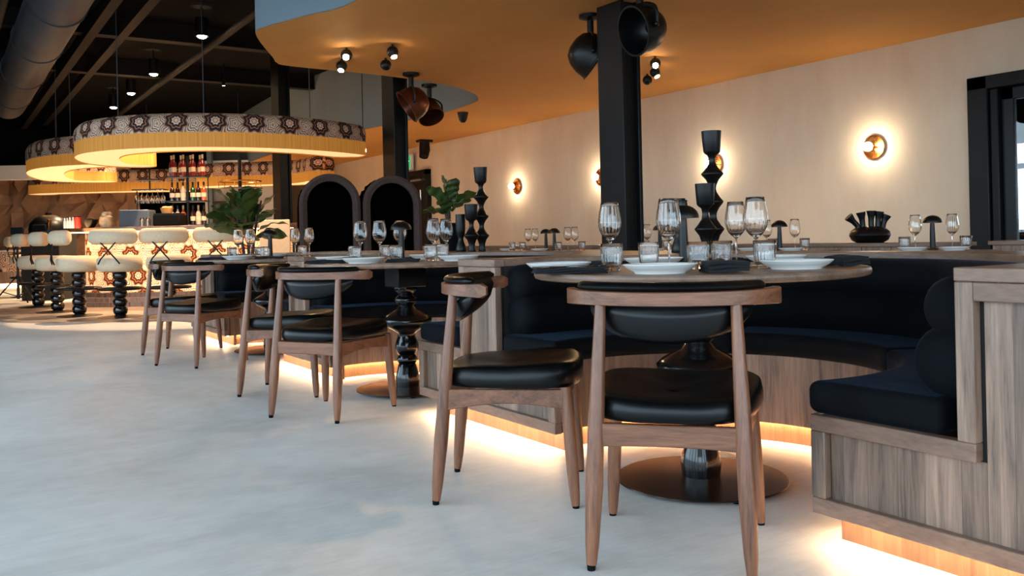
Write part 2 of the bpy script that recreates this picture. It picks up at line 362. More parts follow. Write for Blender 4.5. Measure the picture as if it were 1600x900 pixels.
# steel columns
def column(x0, y0, x1, y1, zt, label):
    c = thing('steel_column', label, 'column', ((x0 + x1) / 2, (y0 + y1) / 2, 0), group='black steel columns'); hx = (x1 - x0) / 2; hy = (y1 - y0) / 2
    mb = MB(); mb.box(-hx, -hx + .035, -hy, hy, 0, zt); mb.build('flange', 'steel_black', c, bevel=.006)
    mb = MB(); mb.box(hx - .035, hx, -hy, hy, 0, zt); mb.build('flange', 'steel_black', c, bevel=.006)
    MB().box(-hx + .035, hx - .035, -hy + .05, hy - .05, 0, zt).build('web', 'steel_black', c)
    MB().box(-hx - .06, hx + .06, -hy - .06, hy + .06, 0, .02).build('base_plate', 'steel_black', c, bevel=.004)
column(4.8, 5.625, 5.0, 5.95, 2.83, 'black steel column nearest the camera, with the two dark dome spotlights')
column(4.9, 10.2, 5.1, 10.55, 4.1, 'black steel column rising behind the two black arches')
column(4.9, 14.65, 5.1, 15.05, 4.1, 'farthest black steel column, beside the potted fig and bar lamp')

# ================================================================== black ceiling services
def pipe(name, x, z, y0, y1, r, mat, label, cat):
    return tag(MB().tube([(x, y0, z), (x, y1, z)], r, 20).build(name, mat), label, cat)
dct = thing('air_duct', 'large round grey ventilation duct under the black ceiling', 'duct', (1.15, 0, 3.55))
ys = [4, 6.2, 8.4, 10.6, 12.8, 15, 17.2, 18.6]
for a, b in zip(ys, ys[1:]): MB().tube([(0, a, 0), (0, b, 0)], .3, 28).build('duct_section', 'duct', dct)
for a in ys[1:-1]: MB().tube([(0, a - .02, 0), (0, a + .02, 0)], .315, 28).build('duct_collar', 'duct', dct)
pipe('service_pipe', .62, 3.45, 4, 22, .06, 'pipe', 'thin dark pipe left of the big duct, nearer to it', 'pipe')
pipe('service_pipe', .3, 3.35, 4, 22, .09, 'pipe', 'dark pipe at the far left edge beside the big duct', 'pipe')
mb = MB(); mb.box(1.75, 1.87, 4, 24, 3.72, 3.9); tag(mb.build('cable_tray', 'pipe'), 'dark cable tray just right of the big duct', 'cable tray')
mb = MB(); mb.box(2.2, 2.32, 4, 24, 3.82, 3.95); tag(mb.build('cable_tray', 'pipe'), 'dark cable tray in the middle of the black ceiling', 'cable tray')
pipe('service_pipe', 3.4, 3.75, 9.9, 24, .05, 'pipe', 'slim dark pipe right of the middle cable tray', 'pipe')
for k, y in enumerate((10.5, 13.5, 16.5)):
    mb = MB(); mb.box(-3, 6.5, y - .06, y + .06, 3.85, 4.1); mb.box(-3, 6.5, y - .1, y + .1, 3.83, 3.85)
    tag(mb.build('ceiling_beam', 'pipe'), ['nearest', 'middle', 'farthest'][k] + ' dark steel beam crossing the black ceiling', 'beam', 'ceiling beams')

# ================================================================== banquette booths
TX = 2.25; PER = 2.39; YC = [2.24, 4.62, 7.01]; YP = [1.035, 3.43, 5.815, 8.215]
def U(yc, r, x0=2.08, n=24): return [(x0, yc - r)] + arc(TX, yc, r, -90, 90, n) + [(x0, yc + r)]
near = ['nearest', 'second', 'third']
for b, yc in enumerate(YC):
    bo = thing('booth_bench', near[b] + ' curved booth bench of black velvet around its round table', 'bench', (0, 0, 0), group='curved booth benches')
    # seat cushions
    def sector(a0, a1, ri, ro):
        inn = arc(TX, yc, ri, a0, a1, 14); x0 = 2.045
        if a1 > 95: out = [(x0, yc + ro)] + arc(TX, yc, ro, 90, a0, 12)
        elif a0 < -95: out = arc(TX, yc, ro, a1, -90, 12) + [(x0, yc - ro)]
        else: out = arc(TX, yc, ro, a1, a0, 16)
        return inn + out
    for a0, a1 in ((-109, -34), (-33.4, 33.4), (34, 109)):
        MB().prism(sector(a0, a1, .635, 1.0), .3605, .452).build('seat_cushion', 'velvet', bo, bevel=.026, seg=4)
    # back rolls
    for r, rad, z in ((.085, .99, .668), (.1, .975, .53)):
        p = U(yc, rad, 2.10); p = [p[0], (2.115, p[0][1]), (2.14, p[0][1]), (2.18, p[0][1])] + p[1:-1] + [(2.18, p[-1][1]), (2.14, p[-1][1]), (2.115, p[-1][1]), p[-1]]
        rr = [r * .45, r * .8, r * .96, r] + [r] * (len(p) - 8) + [r, r * .96, r * .8, r * .45]
        MB().tube([(x, y, z) for x, y in p], rr, 22, squash=(1.05, 1)).build('back_roll', 'velvet', bo)
    # curved wooden front in planks, toe kick, light strip
    n = 13
    for k in range(n):
        a0 = -107 + 214 * k / n; a1 = a0 + 214 / n - .04
        poly = arc(TX, yc, .652, a0, a1, 4) + arc(TX, yc, .672, a1, a0, 4)
        MB().prism(poly, .085, .362).build('plank', 'panel_wood', bo)
    MB().prism(arc(TX, yc, .70, -100, 100, 40) + arc(TX, yc, .715, 100, -100, 40), 0, .1).build('toe_kick', 'toe_wood', bo)
    MB().prism(arc(TX, yc, .674, -100, 100, 40) + arc(TX, yc, .686, 100, -100, 40), .088, .094).build('light_strip', 'led', bo)
    MB().prism(arc(TX, yc, .672, -97, 97, 40) + arc(TX, yc, 1.0, 90, -90, 40), .096, .355).build('seat_carcass', 'dark_core', bo)
    # back shell and cap ledge
    ya, yb = YP[b], YP[b + 1]
    shell = [(2.09, yc - 1.035)] + arc(TX, yc, 1.035, -90, 90, 40) + [(2.09, yc + 1.035)]
    MB().prism([(2.09, ya)] + shell + [(2.09, yb), (3.46, yb), (3.46, ya)], .09, .742).build('back_shell', 'dark_core', bo)
    MB().prism([(2.092, ya + .001), (2.092, yc - 1.045)] + arc(TX, yc, 1.045, -90, 90, 48) + [(2.092, yc + 1.045), (2.092, yb - .001), (3.5, yb - .001), (3.5, ya + .001)], .743, .775).build('cap_ledge', 'top_wood', bo, bevel=.003)
    nb = 10
    for k in range(nb):
        y0 = ya + (yb - ya) * k / nb
        MB().box(3.462, 3.48, y0 + .002, y0 + (yb - ya) / nb - .002, .09, .742).build('plank', 'panel_wood', bo)
lab = ['nearest timber booth end at the right edge of the picture', 'timber booth end between the nearest and the second round table',
       'timber booth end between the second and the third round table', 'timber booth end beyond the third round table']
for b, yp in enumerate(YP):
    po = thing('booth_end', lab[b], 'partition', (2.05, yp, 0), group='timber booth ends')
    W = .585; w_ = .045; T = .03; u = .16
    def bar(y0, y1, z0, z1): MB().box(-.012, .022, y0, y1, z0, z1).build('frame_rail', 'frame_wood', po, bevel=.003)
    def stile(y0, y1, z0, z1): MB().box(-.012, .022, y0, y1, z0, z1).build('frame_stile', 'panel_wood', po, bevel=.003)
    bar(-W, W, .085, .085 + w_)
    stile(-W, -W + w_, .13, .315); stile(W - w_, W, .13, .315)
    bar(-W, -u + w_, .315, .36); bar(u - w_, W, .315, .36)
    stile(-u, -u + w_, .36, .742); stile(u - w_, u, .36, .742)
    bar(-u + w_, u - w_, .742 - w_, .742)
    MB().box(-.014, .04, -u, u, .743, .776).build('cap_end', 'frame_wood', po, bevel=.003)
    yy = -W + w_ + .004
    r2 = random.Random(b + 3)
    while yy < W - w_ - .01:
        wd = min(r2.uniform(.055, .095), W - w_ - .004 - yy); mid = yy + wd / 2
        zt = .697 if abs(mid) < u - w_ + .01 else .315
        MB().box(.012, .02, yy, yy + wd - .0005, .13, zt).build('plank', 'panel_wood', po)
        yy += wd
    MB().box(.022, .04, -W + .01, W - .01, .087, .355).build('end_core', 'dark_core', po)
    MB().box(.022, .04, -u + .01, u - .01, .355, .742).build('end_core', 'dark_core', po)
    n = 12
    for k in range(n):
        y0 = -W + .03 + (2 * W - .06) * k / n
        MB().box(.075, .095, y0, y0 + (2 * W - .06) / n - .0004, 0, .086).build('toe_plank', 'toe_wood', po)
    MB().box(.022, .03, -W + .03, W - .03, .079, .0845).build('light_strip', 'led', po)

# ================================================================== round tables
def table_profile():
    raw = [(225, 62), (245, 62), (270, 35), (290, 58), (303, 63), (318, 56), (335, 40), (360, 56), (378, 90), (395, 118), (415, 137), (432, 137), (452, 122), (475, 90), (492, 58), (505, 48), (520, 48), (545, 57), (570, 63), (590, 63), (612, 54), (628, 45), (640, 51), (655, 55), (668, 52), (680, 44), (688, 48), (705, 51), (735, 60), (765, 66), (790, 64), (820, 60)]
    return [(r / 3.46 / 269, .60 - (y - 225) * .578 / 595) for y, r in raw]
def make_table(label, loc):
    t = thing('dining_table', label, 'table', loc, group='round pedestal tables')
    MB().lathe([(0, .723), (.555, .723), (.566, .727), (.57, .735), (.57, .743), (.566, .75), (0, .75)], 96, capped=False).build('table_top', 'top_wood', t)
    MB().box(-.09, .09, -.09, .09, .6, .722).build('top_block', 'satin_black', t, bevel=.006)
    MB().lathe(table_profile()[::-1], 40).build('pedestal', 'gloss_black', t, angle=60)
    MB().lathe([(0, .012), (.29, .012), (.296, .015), (.294, .019), (.1, .024), (.066, .026), (0, .026)], 72, capped=False).build('base_plate', 'base_metal', t)
    for a in (40, 160, 250, 320): MB().lathe([(.012, 0), (.012, .013)], 12, (.26 * math.cos(R(a)), .26 * math.sin(R(a)), 0)).build('foot', 'matt_black', t)
    return t
t1 = make_table('nearest round walnut table with black turned pedestal', (TX - .02, 2.24, 0))
dup(t1, (TX + .02, 4.62, 0), 0, 'second round walnut table with black turned pedestal, in the middle distance')
dup(t1, (TX, 7.01, 0), 0, 'farthest of the three round walnut tables, before the bar')

# ================================================================== chairs
def make_chair(label):
    c = thing('dining_chair', label, 'chair', group='walnut and black leather chairs')
    def leg(f, t_, rs, name='leg'):
        P = [Vector(f).lerp(Vector(t_), k) for k in (.02, .1, .3, .55, .75, 1)]
        lg = MB().tube(P, rs, 14).build(name, 'chair_wood', c)
        MB().lathe([(.011, 0), (.012, .013)], 12, (f[0], f[1], 0)).build('foot_glide', 'matt_black', lg)
    for s in (-1, 1):
        leg((s * .203, -.235, 0), (s * .176, -.168, .69), [.0135, .0185, .0235, .022, .0185, .0145])
        leg((s * .222, .225, 0), (s * .2, .2, .385), [.013, .016, .0195, .021, .021, .021])
    # seat rails
    def apron(p, q, h0, h1, arch, zt=.378):
        P, Q = Vector(p), Vector(q); d = (Q - P).normalized(); nrm = Vector((-d.y, d.x)) * .011; vs = []; n = 10
        mb = MB()
        for i in range(n + 1):
            t = i / n; pt = P.lerp(Q, t); zb = zt - (h0 + (h1 - h0) * t) + arch * math.sin(PI * t)
            for sg in (-1, 1):
                for z in (zb, zt): vs.append((pt.x + sg * nrm.x, pt.y + sg * nrm.y, z))
        fs = []
        for i in range(n):
            a = i * 4; e = a + 4
            fs += [(a, e, e + 1, a + 1), (a + 2, a + 3, e + 3, e + 2), (a + 1, e + 1, e + 3, a + 3), (a, a + 2, e + 2, e)]
        fs += [(0, 1, 3, 2), (n * 4, n * 4 + 2, n * 4 + 3, n * 4 + 1)]
        mb.add(vs, fs); mb.build('seat_rail', 'chair_wood_h', c, bevel=.003)
    apron((-.19, -.2), (.19, -.2), .062, .062, .006)
    apron((-.2, .2), (.2, .2), .06, .06, .012)
    for s in (-1, 1): apron((s * .192, -.205), (s * .205, .2), .072, .065, .022)
    # seat pad
    rows = []; n = 48
    def outline(a):
        ca, sa = math.cos(a), math.sin(a); e = .62
        x = math.copysign(abs(ca) ** e, ca); y = math.copysign(abs(sa) ** e, sa)
        wd = .232 + .025 * y; return x * wd, .012 + y * .238
    for s, z, sag in ((.9, .381, 0), (.97, .384, 0), (1.0, .398, 0), (1.0, .415, 0), (.975, .432, 0), (.92, .441, 0), (.75, .443, .3), (.45, .437, .6), (.15, .433, .8)):
        row = []
        for i in range(n):
            x, y = outline(2 * PI * i / n)
            row.append((x * s, .012 + (y - .012) * s, z + .018 * max(0, (y - .012) / .238) * s * (z > .4) + .014 * abs(x / .25) ** 2 * (z > .42)))
        rows.append(row)
    mb = MB(); mb.grid(rows, closed_u=True); k = len(rows) * n
    mb.f.append(tuple(range((len(rows) - 1) * n, len(rows) * n))); mb.f.append(tuple(range(n))[::-1]); mb.fuv += [None, None]
    mb.build('seat_pad', 'leather', c, angle=70)
    # bent rail (arms and crest in one)
    def rp(phi, off=0):
        a = .295 + off; bq = .25 + off
        return (a * math.sin(phi), .03 - bq * math.cos(phi))
    rows = []; n = 36
    for i in range(n + 1):
        phi = R(-74 + 148 * i / n); e = abs(phi) / R(74)
        th = .0135; hh = .0165 + .005 * e ** 3; zc_ = .704 + .0 * e; tip = 1.0 if 0 < i < n else .55
        sec = [(-th, -hh), (-th * .6, -hh * 1.12), (th * .6, -hh * 1.12), (th, -hh), (th, hh), (th * .6, hh * 1.12), (-th * .6, hh * 1.12), (-th, hh)]
        rows.append([(*rp(phi, q * tip), zc_ + z * tip) for q, z in sec])
    mb = MB(); mb.grid(rows, closed_u=True); mb.f += [tuple(range(8)), tuple(range(n * 8, n * 8 + 8))[::-1]]; mb.fuv += [None, None]
    mb.build('arm_rail', 'chair_wood_h', c, angle=60)
    # padded back: sits inside the rail, bulges above it and hangs below as a half shell
    n = 32; mrow = 12; fr = []; bk = []
    for j in range(mrow + 1):
        v = j / mrow; rf = []; rb = []
        for i in range(n + 1):
            uu = -1 + 2 * i / n; phi = R(54) * uu
            zb = .70 - .115 * math.sqrt(max(0, 1 - uu * uu)); zt = .742 - .012 * uu * uu
            z = zt + (zb - zt) * v; edge_ = math.sin(PI * min(1, max(0, v))) ** .45 * (1 - abs(uu) ** 6)
            th = .006 + .015 * edge_
            lean = .03 * v
            x, y = rp(phi, -.032 - th + lean * .2); rf.append((x, y + lean * .5, z))
            x, y = rp(phi, -.032 + th * (1 if z < .675 or z > .733 else .4) + lean * .2); rb.append((x, y + lean * .5, z))
        fr.append(rf); bk.append(rb)
    loops = [fr[j] + bk[j][::-1] for j in range(mrow + 1)]
    mb = MB(); mb.grid(loops, closed_u=True); L = 2 * (n + 1)
    for base, inv in ((0, 1), (mrow * L, 0)):
        for i in range(n):
            q = (base + i, base + i + 1, base + L - 2 - i, base + L - 1 - i); mb.f.append(q[::-1] if inv else q); mb.fuv.append(None)
    mb.build('back_pad', 'leather', c, angle=70)
    # leather roll over the crest
    P = [(*rp(R(-60 + 120 * i / 30), -.014), .733) for i in range(31)]
    MB().tube(P, [.006] + [.0145] * 29 + [.006], 12, squash=(1.4, 1)).build('crest_roll', 'leather', c)
    return c
CH = [((1.55, 1.675), (1.891, 1.972), 'chair with its back to the camera at the nearest table'),
      ((1.49, 2.732), (1.858, 2.428), 'chair seen side on at the left of the nearest table'),
      ((1.489, 4.183), (1.885, 4.42), 'chair with its back to the camera at the second table'),
      ((1.56, 5.22), (1.91, 4.93), 'farther chair at the second table'),
      ((1.42, 6.6), (1.82, 6.82), 'nearer chair at the third table'),
      ((1.49, 7.66), (1.85, 7.37), 'farthest chair on the left, at the third table')]
proto = None
for (r_, f_, l_) in CH:
    d = Vector(f_) - Vector(r_); d.normalize(); ctr = Vector(r_) + d * .2325
    rz = math.atan2(d.y, d.x) - PI / 2; l_ = 'walnut and black leather ' + l_
    if proto is None: proto = make_chair(l_); proto.location = (ctr.x, ctr.y, 0); proto.rotation_euler = (0, 0, rz); pk = kids(proto)
    else: dup(proto, (ctr.x, ctr.y, 0), rz, l_, children=pk)

# ================================================================== tableware
ZT = .75
def wine_mesh():
    out = [(0, 0), (.034, 0), (.036, .0015), (.034, .003), (.012, .006), (.005, .011), (.0036, .03), (.0034, .07), (.0042, .09), (.0075, .1), (.018, .109), (.029, .121), (.0365, .136), (.0405, .153), (.0415, .165), (.0405, .182), (.0375, .2), (.0335, .222), (.0305, .24)]
    inn = [(.0297, .2402), (.0326, .222), (.0366, .2), (.0396, .182), (.0406, .165), (.0396, .153), (.0356, .136), (.028, .122), (.017, .1115), (.006, .1065), (0, .1055)]
    fl = lambda a, z, k: 1 + (.007 * math.cos(18 * a) * min(1, (z - .1) * 30) if z > .1 and k < 19 else 0)
    return MB().lathe(out + inn, 88, flute=fl, capped=False).mesh('wine_glass', angle=80)
def tumbler_mesh():
    out = [(0, 0), (.027, 0), (.029, .003), (.0305, .02), (.0325, .022), (.0345, .03), (.0365, .06), (.0372, .075), (.0372, .092)]
    inn = [(.036, .0925), (.0355, .075), (.0345, .06), (.032, .03), (.028, .016), (.02, .013), (0, .012)]
    fl = lambda a, z, k: 1 + (.013 * math.cos(20 * a) if .02 < z < .0751 and k < 9 else 0)
    return MB().lathe(out + inn, 80, flute=fl, capped=False).mesh('tumbler', angle=80)
def plate_mesh():
    return MB().lathe([(0, .003), (.07, .003), (.072, 0), (.078, 0), (.08, .004), (.1, .014), (.113, .025), (.1155, .0275), (.1145, .029), (.108, .0265), (.088, .014), (.078, .008), (0, .007)], 72, capped=False).mesh('plate', angle=60)
MESH = dict(wine_glass=(wine_mesh(), 'glass', 'wine glass'), tumbler=(tumbler_mesh(), 'glass', 'tumbler'), plate=(plate_mesh(), 'white_china', 'plate'))
for k, (me, mt, _) in MESH.items(): me.materials.append(M[mt])
def put(kind, loc, label, group, rz=0, s=1.0):
    me, mt, cat = MESH[kind]; o = bpy.data.objects.new(kind, me); COL.objects.link(o); o.location = loc; o.rotation_euler = (0, 0, rz); o.scale = (s, s, s)
    return tag(o, label, cat, group)
def napkin(loc, rz, L, Wd, label, rolled=False):
    o = thing('napkin', label, 'napkin', loc, rz, 'black napkins'); r2 = random.Random(int(L * 9999 + loc[0] * 777))
    for k in range(3):
        n = 12; mw = 5; sh = .004 * (k - 1); rows = []
        def pt(i, j, z):
            x = -L / 2 + L * i / n; y = -Wd / 2 + Wd * j / mw
            return (x + sh, y * (1 - .06 * k) + sh, z + .0015 * math.sin(x * 40 + k) + .001 * math.cos(y * 70 + k * 2))
        z0 = .0025 + k * .0056; th = .0048
        top = [[pt(i, j, z0 + th + (.003 if rolled else 0) * math.sin(PI * j / mw)) for j in range(mw + 1)] for i in range(n + 1)]
        bot = [[pt(i, j, z0) for j in range(mw + 1)][::-1] for i in range(n + 1)]
        mb = MB(); mb.grid([a + b for a, b in zip(bot, top)], closed_u=True); w2 = 2 * (mw + 1)
        for base in (0, n * w2):
            for j in range(mw): mb.f.append((base + j, base + j + 1, base + w2 - 2 - j, base + w2 - 1 - j)); mb.fuv.append(None)
        mb.build('fold', 'napkin', o, angle=50)
    if rolled: o.scale = (1, 1, 1.7)
    return o
def fork(loc, rz, label):
    mb = MB(); mb.tube([(-.1, 0, .0), (-.03, 0, .004), (.03, 0, .003), (.045, 0, .002)], [.0055, .0035, .003, .006], 8, squash=(1, .4))
    for k in range(4):
        y = -.009 + .006 * k; mb.tube([(.045, y * .6, .002), (.065, y, .0), (.098, y, .007)], [.003, .0021, .0012], 6, squash=(1, .7))
    o = mb.build('fork', 'silver'); o.location = loc; o.rotation_euler = (0, 0, rz); return tag(o, label, 'fork', 'table forks')
def knife(loc, rz, label):
    mb = MB(); mb.tube([(-.105, 0, .001), (-.05, 0, .001), (-.01, 0, .001)], [.006, .006, .0045], 8, squash=(1, .5))
    mb.prism([(-.01, -.006), (.09, -.006), (.105, .002), (.085, .009), (-.01, .007)], 0, .002)
    o = mb.build('knife', 'silver', bevel=.0004); o.location = loc; o.rotation_euler = (0, 0, rz); return tag(o, label, 'knife', 'table knives')
def V(px, D, z=ZT): return VW(px, D, z + .0004)
G1, G2, G3 = 'glasses on the nearest table', 'glasses on the second table', 'glasses on the third table'
for px, D, l in ((953, 3.2, 'leftmost'), (1045, 2.98, 'second from the left'), (1150, 3.45, 'third from the left'), (1181, 3.02, 'rightmost')):
    put('wine_glass', V(px, D), l + ' of the four large ribbed wine glasses on the nearest table', G1)
for px, D, l in ((955, 3.0, 'leftmost'), (1013, 3.17, 'second from the left'), (1090, 2.97, 'middle one'), (1127, 3.1, 'fourth from the left'), (1194, 2.95, 'rightmost')):
    put('tumbler', V(px, D), l + ' of the five ribbed water tumblers on the nearest table', G1)
PL = 'white plates'
for px, D, l in ((1030, 2.74, 'white plate at the front of the nearest table, behind the chair back'), (1243, 2.84, 'white plate at the right of the nearest table'), (872, 3.12, 'white plate at the left end of the nearest table, behind a napkin'), (1020, 3.46, 'white plate at the back of the nearest table, behind the front plate'), (1212, 3.42, 'white plate at the back right of the nearest table, behind the rightmost tumbler')):
    put('plate', V(px, D), l, PL)
cz = -YAW
napkin(V(890, 2.86), cz + .12, .235, .09, 'folded black napkin with cutlery at the left of the nearest table')
fork(V(905, 2.84, ZT + .021), cz + .12, 'fork lying on the left black napkin of the nearest table')
knife(V(880, 2.87, ZT + .021), cz + .16, 'knife lying on the left black napkin of the nearest table')
napkin(V(1131, 2.7), cz + .05, .125, .11, 'short folded black napkin at the front of the nearest table', True)
fork(V(1128, 2.7, ZT + .042), cz + 1.45, 'fork lying on the front black napkin of the nearest table')
napkin(V(1322, 2.98), cz + .5, .13, .085, 'black napkin at the right edge of the nearest table', True)
napkin(V(936, 3.5), cz - .4, .16, .08, 'black napkin at the back left of the nearest table')
napkin(V(1130, 3.62), cz + .1, .14, .07, 'black napkin at the back of the nearest table, behind the tumblers')
for px, D, l in ((563, 5.35, 'leftmost'), (593, 5.3, 'second from the left'), (625, 5.5, 'middle one, behind the mushroom lamp,'), (677, 5.05, 'fourth from the left'), (697, 5.3, 'rightmost')):
    put('wine_glass', V(px, D), l + ' of the five wine glasses on the second table', G2)
for px, D, l in ((554, 5.1, 'leftmost'), (602, 5.25, 'second from the left'), (618, 4.98, 'middle one'), (672, 4.9, 'fourth from the left'), (691, 5.15, 'rightmost')):
    put('tumbler', V(px, D), l + ' of the five tumblers on the second table', G2)
for px, D, l in ((567, 4.75, 'white plate at the front of the second table'), (716, 4.85, 'white plate at the right of the second table'), (522, 5.3, 'white plate at the back left of the second table'), (668, 5.42, 'white plate at the back of the second table')):
    put('plate', V(px, D), l, PL)
napkin(V(508, 4.86), cz + .05, .21, .1, 'long black napkin at the left of the second table')
knife(V(512, 4.86, ZT + .021), cz + .05, 'knife on the left black napkin of the second table')
napkin(V(629, 4.76), cz - .05, .17, .09, 'black napkin in front of the mushroom lamp on the second table')
for px, D, l in ((372, 7.1, 'leftmost'), (391, 7.05, 'second from the left'), (461, 7.4, 'third from the left'), (483, 7.35, 'rightmost')):
    put('wine_glass', V(px, D), l + ' of the four wine glasses on the third table', G3)
for px, D, l in ((362, 6.95, 'leftmost'), (405, 6.85, 'second from the left'), (414, 7.0, 'third from the left'), (472, 7.25, 'rightmost')):
    put('tumbler', V(px, D), l + ' of the four tumblers on the third table', G3)
for px, D, l in ((371, 6.72, 'white plate at the front of the third table'), (428, 7.45, 'white plate at the back of the third table')):
    put('plate', V(px, D), l, PL)
napkin(V(332, 6.82), cz, .2, .09, 'black napkin at the left end of the third table')
napkin(V(420, 6.68), cz, .2, .09, 'black napkin at the front of the third table')

# mushroom table lamps
def make_lamp(label, loc):
    o = thing('table_lamp', label, 'table lamp', loc, group='black mushroom table lamps')
    MB().lathe([(0, 0), (.036, 0), (.038, .004), (.034, .008), (.02, .012), (0, .012)], 32, capped=False).build('lamp_base', 'satin_black', o)
    MB().lathe([(.019, .01), (.0175, .1), (.0145, .185)], 24).build('lamp_stem', 'satin_black', o)
    dome = [(.062, .182)] + [(.062 * math.cos(R(a)), .184 + .05 * math.sin(R(a))) for a in range(5, 86, 8)] + [(0, .2345)]
    inner = [(0, .231)] + [(.0605 * math.cos(R(a)), .183 + .047 * math.sin(R(a))) for a in range(85, 4, -8)] + [(.0605, .182)]
    shd = MB().lathe(dome + inner + [(.062, .182)], 40, capped=False).build('lamp_shade', 'satin_black', o)
    MB().lathe([(.016, .19), (.042, .19), (.042, .193), (.016, .193)], 24).build('lamp_diffuser', 'soft_glow', shd)
    return o
L0 = make_lamp('black dome table lamp at the back of the nearest table', V(1068, 3.5)); lk = kids(L0)
MB().lathe([(.018, .23), (.018, .252), (.0165, .254), (0, .254)], 24).build('lamp_cap', 'satin_black', L0)
dup(L0, V(627, 5.3), 0, 'black mushroom lamp on the second table', children=lk)
dup(L0, V(422, 7.1), 0, 'black mushroom lamp on the third table, before the potted fig', children=lk)

# black turned candle holders on the booth ledge
def prof(raw, k, tot): return [(r * k, (tot - y) * k) for y, r in raw]
TALL = [(103, 0), (112, 50), (107, 56), (103, 60), (150, 57), (225, 50), (236, 44), (248, 28), (272, 18), (300, 22), (335, 44), (356, 65), (362, 66), (368, 62), (395, 38), (425, 24), (447, 20), (470, 24), (505, 46), (523, 62), (529, 63), (536, 59), (565, 36), (592, 23), (612, 20), (635, 24), (668, 46), (687, 64), (693, 65), (700, 60), (730, 38), (765, 27), (800, 28), (822, 32), (826, 30), (826, 0)]
MED = [(425, 0), (436, 48), (429, 55), (425, 58), (470, 55), (545, 50), (556, 42), (570, 24), (602, 18), (632, 24), (665, 45), (687, 64), (693, 65), (700, 60), (730, 38), (765, 27), (800, 28), (822, 32), (826, 30), (826, 0)]
SHORT = [(505, 0), (512, 38), (505, 42), (560, 42), (640, 41), (675, 36), (700, 26), (718, 22), (738, 26), (770, 38), (800, 45), (822, 47), (826, 44), (826, 0)]
for gi, (gx, gl) in enumerate((((1103, 4.42), 'behind the nearest table'), ((738, 6.4), 'on the ledge behind the second table'))):
    for raw, dx, dD, nm in ((TALL, 12 if gi == 0 else 15, .1, 'tallest'), (MED, 0 if gi == 0 else -1, -.02, 'middle-sized'), (SHORT, -42 if gi == 0 else -18, .06, 'shortest')):
        p = VW(gx[0] + dx, gx[1] + dD, .7755)
        o = MB().lathe(prof(raw, .000852, 826)[::-1], 36, capped=False).build('candle_holder', 'satin_black', angle=50); o.location = p
        tag(o, nm + ' of the three black turned candle holders ' + gl, 'candle holder', 'black turned candle holders')

# ================================================================== second row along the middle ledge
lw = thing('ledge_wall', 'long timber ledge behind the second row of tables', 'ledge', (0, 0, 0))
MB().box(5.98, 6.28, 3.5, 12.5, .735, .765).build('ledge_top', 'top_wood', lw, bevel=.004)
MB().box(6.02, 6.25, 3.52, 12.5, 0, .735).build('ledge_core', 'dark_core', lw)
for k in range(36): MB().box(6.0, 6.02, 3.5 + k * .25 + .003, 3.75 + k * .25 - .003, .0, .735).build('plank', 'panel_wood', lw)
lw2 = thing('ledge_wall', 'short timber ledge in front of the black doorway', 'ledge', (0, 0, 0))
MB().box(5.98, 6.28, 1.2, 3.26, .745, .775).build('ledge_top', 'top_wood', lw2, bevel=.004)
MB().box(6.02, 6.25, 1.22, 3.24, 0, .745).build('ledge_core', 'dark_core', lw2)
for k in range(8): MB().box(6.0, 6.02, 1.22 + k * .2525 + .003, 1.4725 + k * .2525 - .003, .0, .745).build('plank', 'panel_wood', lw2)
bn = thing('wall_bench', 'long black velvet bench along the middle ledge', 'bench', (0, 0, 0))
MB().box(5.72, 5.99, 1.2, 12.5, .08, .4).build('bench_base', 'dark_core', bn)
for k in range(9): MB().box(5.7, 5.98, 1.22 + k * 1.25, 2.45 + k * 1.25, .4, .48).build('seat_cushion', 'velvet', bn, bevel=.03, seg=3)
Z2 = .722
def small_table(label, y):
    t = thing('small_table', label, 'table', (5.45, y, 0), group='small tables of the second row')
    MB().box(-.33, .33, -.34, .34, Z2 - .028, Z2).build('table_top', 'top_wood', t, bevel=.004)
    MB().lathe([(.03, .02), (.03, Z2 - .03)], 20).build('table_stem', 'gloss_black', t)
    MB().lathe([(0, 0), (.2, 0), (.2, .012), (.03, .02), (0, .02)], 40, capped=False).build('base_plate', 'base_metal', t)
ROW2 = [(3.42, 'under the mushroom lamp by the black doorway', (1457, 6.0), [(1430, 6.0), (1488, 5.95)], [(1413, 6.0), (1509, 5.88)], [(1425, 5.85), (1490, 5.72)]),
        (4.62, 'left of the spouted vase', (1218, 6.85), [(1198, 6.95), (1242, 6.8)], [(1257, 6.75), (1207, 7.0)], [(1170, 7.0), (1236, 6.56)]),
        (5.95, 'just right of the nearest column', (1031, 7.95), [(1011, 8.0), (1055, 7.9)], [(1008, 8.1), (1040, 7.75)], [(1022, 7.7)]),
        (7.2, 'just left of the nearest column', (866, 9.1), [(887, 9.0), (898, 8.95)], [(872, 8.9), (909, 8.85)], [(843, 9.3)]),
        (8.35, 'farthest of the second row', (853, 9.9), [(825, 9.9), (836, 9.8)], [(816, 10.05), (800, 9.72)], [(792, 10.0)])]
for y, w_, lp, wg, tb, pl in ROW2:
    small_table('small walnut table ' + w_, y)
    for k, (px, D) in enumerate(wg): put('wine_glass', V(px, D, Z2), ('left' if k == 0 else 'right') + ' wine glass on the small table ' + w_, 'glasses of the second row')
    for k, (px, D) in enumerate(tb): put('tumbler', V(px, D, Z2), ('left' if px < tb[1 - k][0] else 'right') + ' tumbler on the small table ' + w_, 'glasses of the second row')
    for k, (px, D) in enumerate(pl): put('plate', V(px, D, Z2), (('left' if k == 0 else 'right') + ' white plate' if len(pl) > 1 else 'white plate') + ' on the small table ' + w_, PL, 0, .8)
    dup(L0, V(*lp, Z2), 0, 'black mushroom lamp on the small table ' + w_, children=lk)
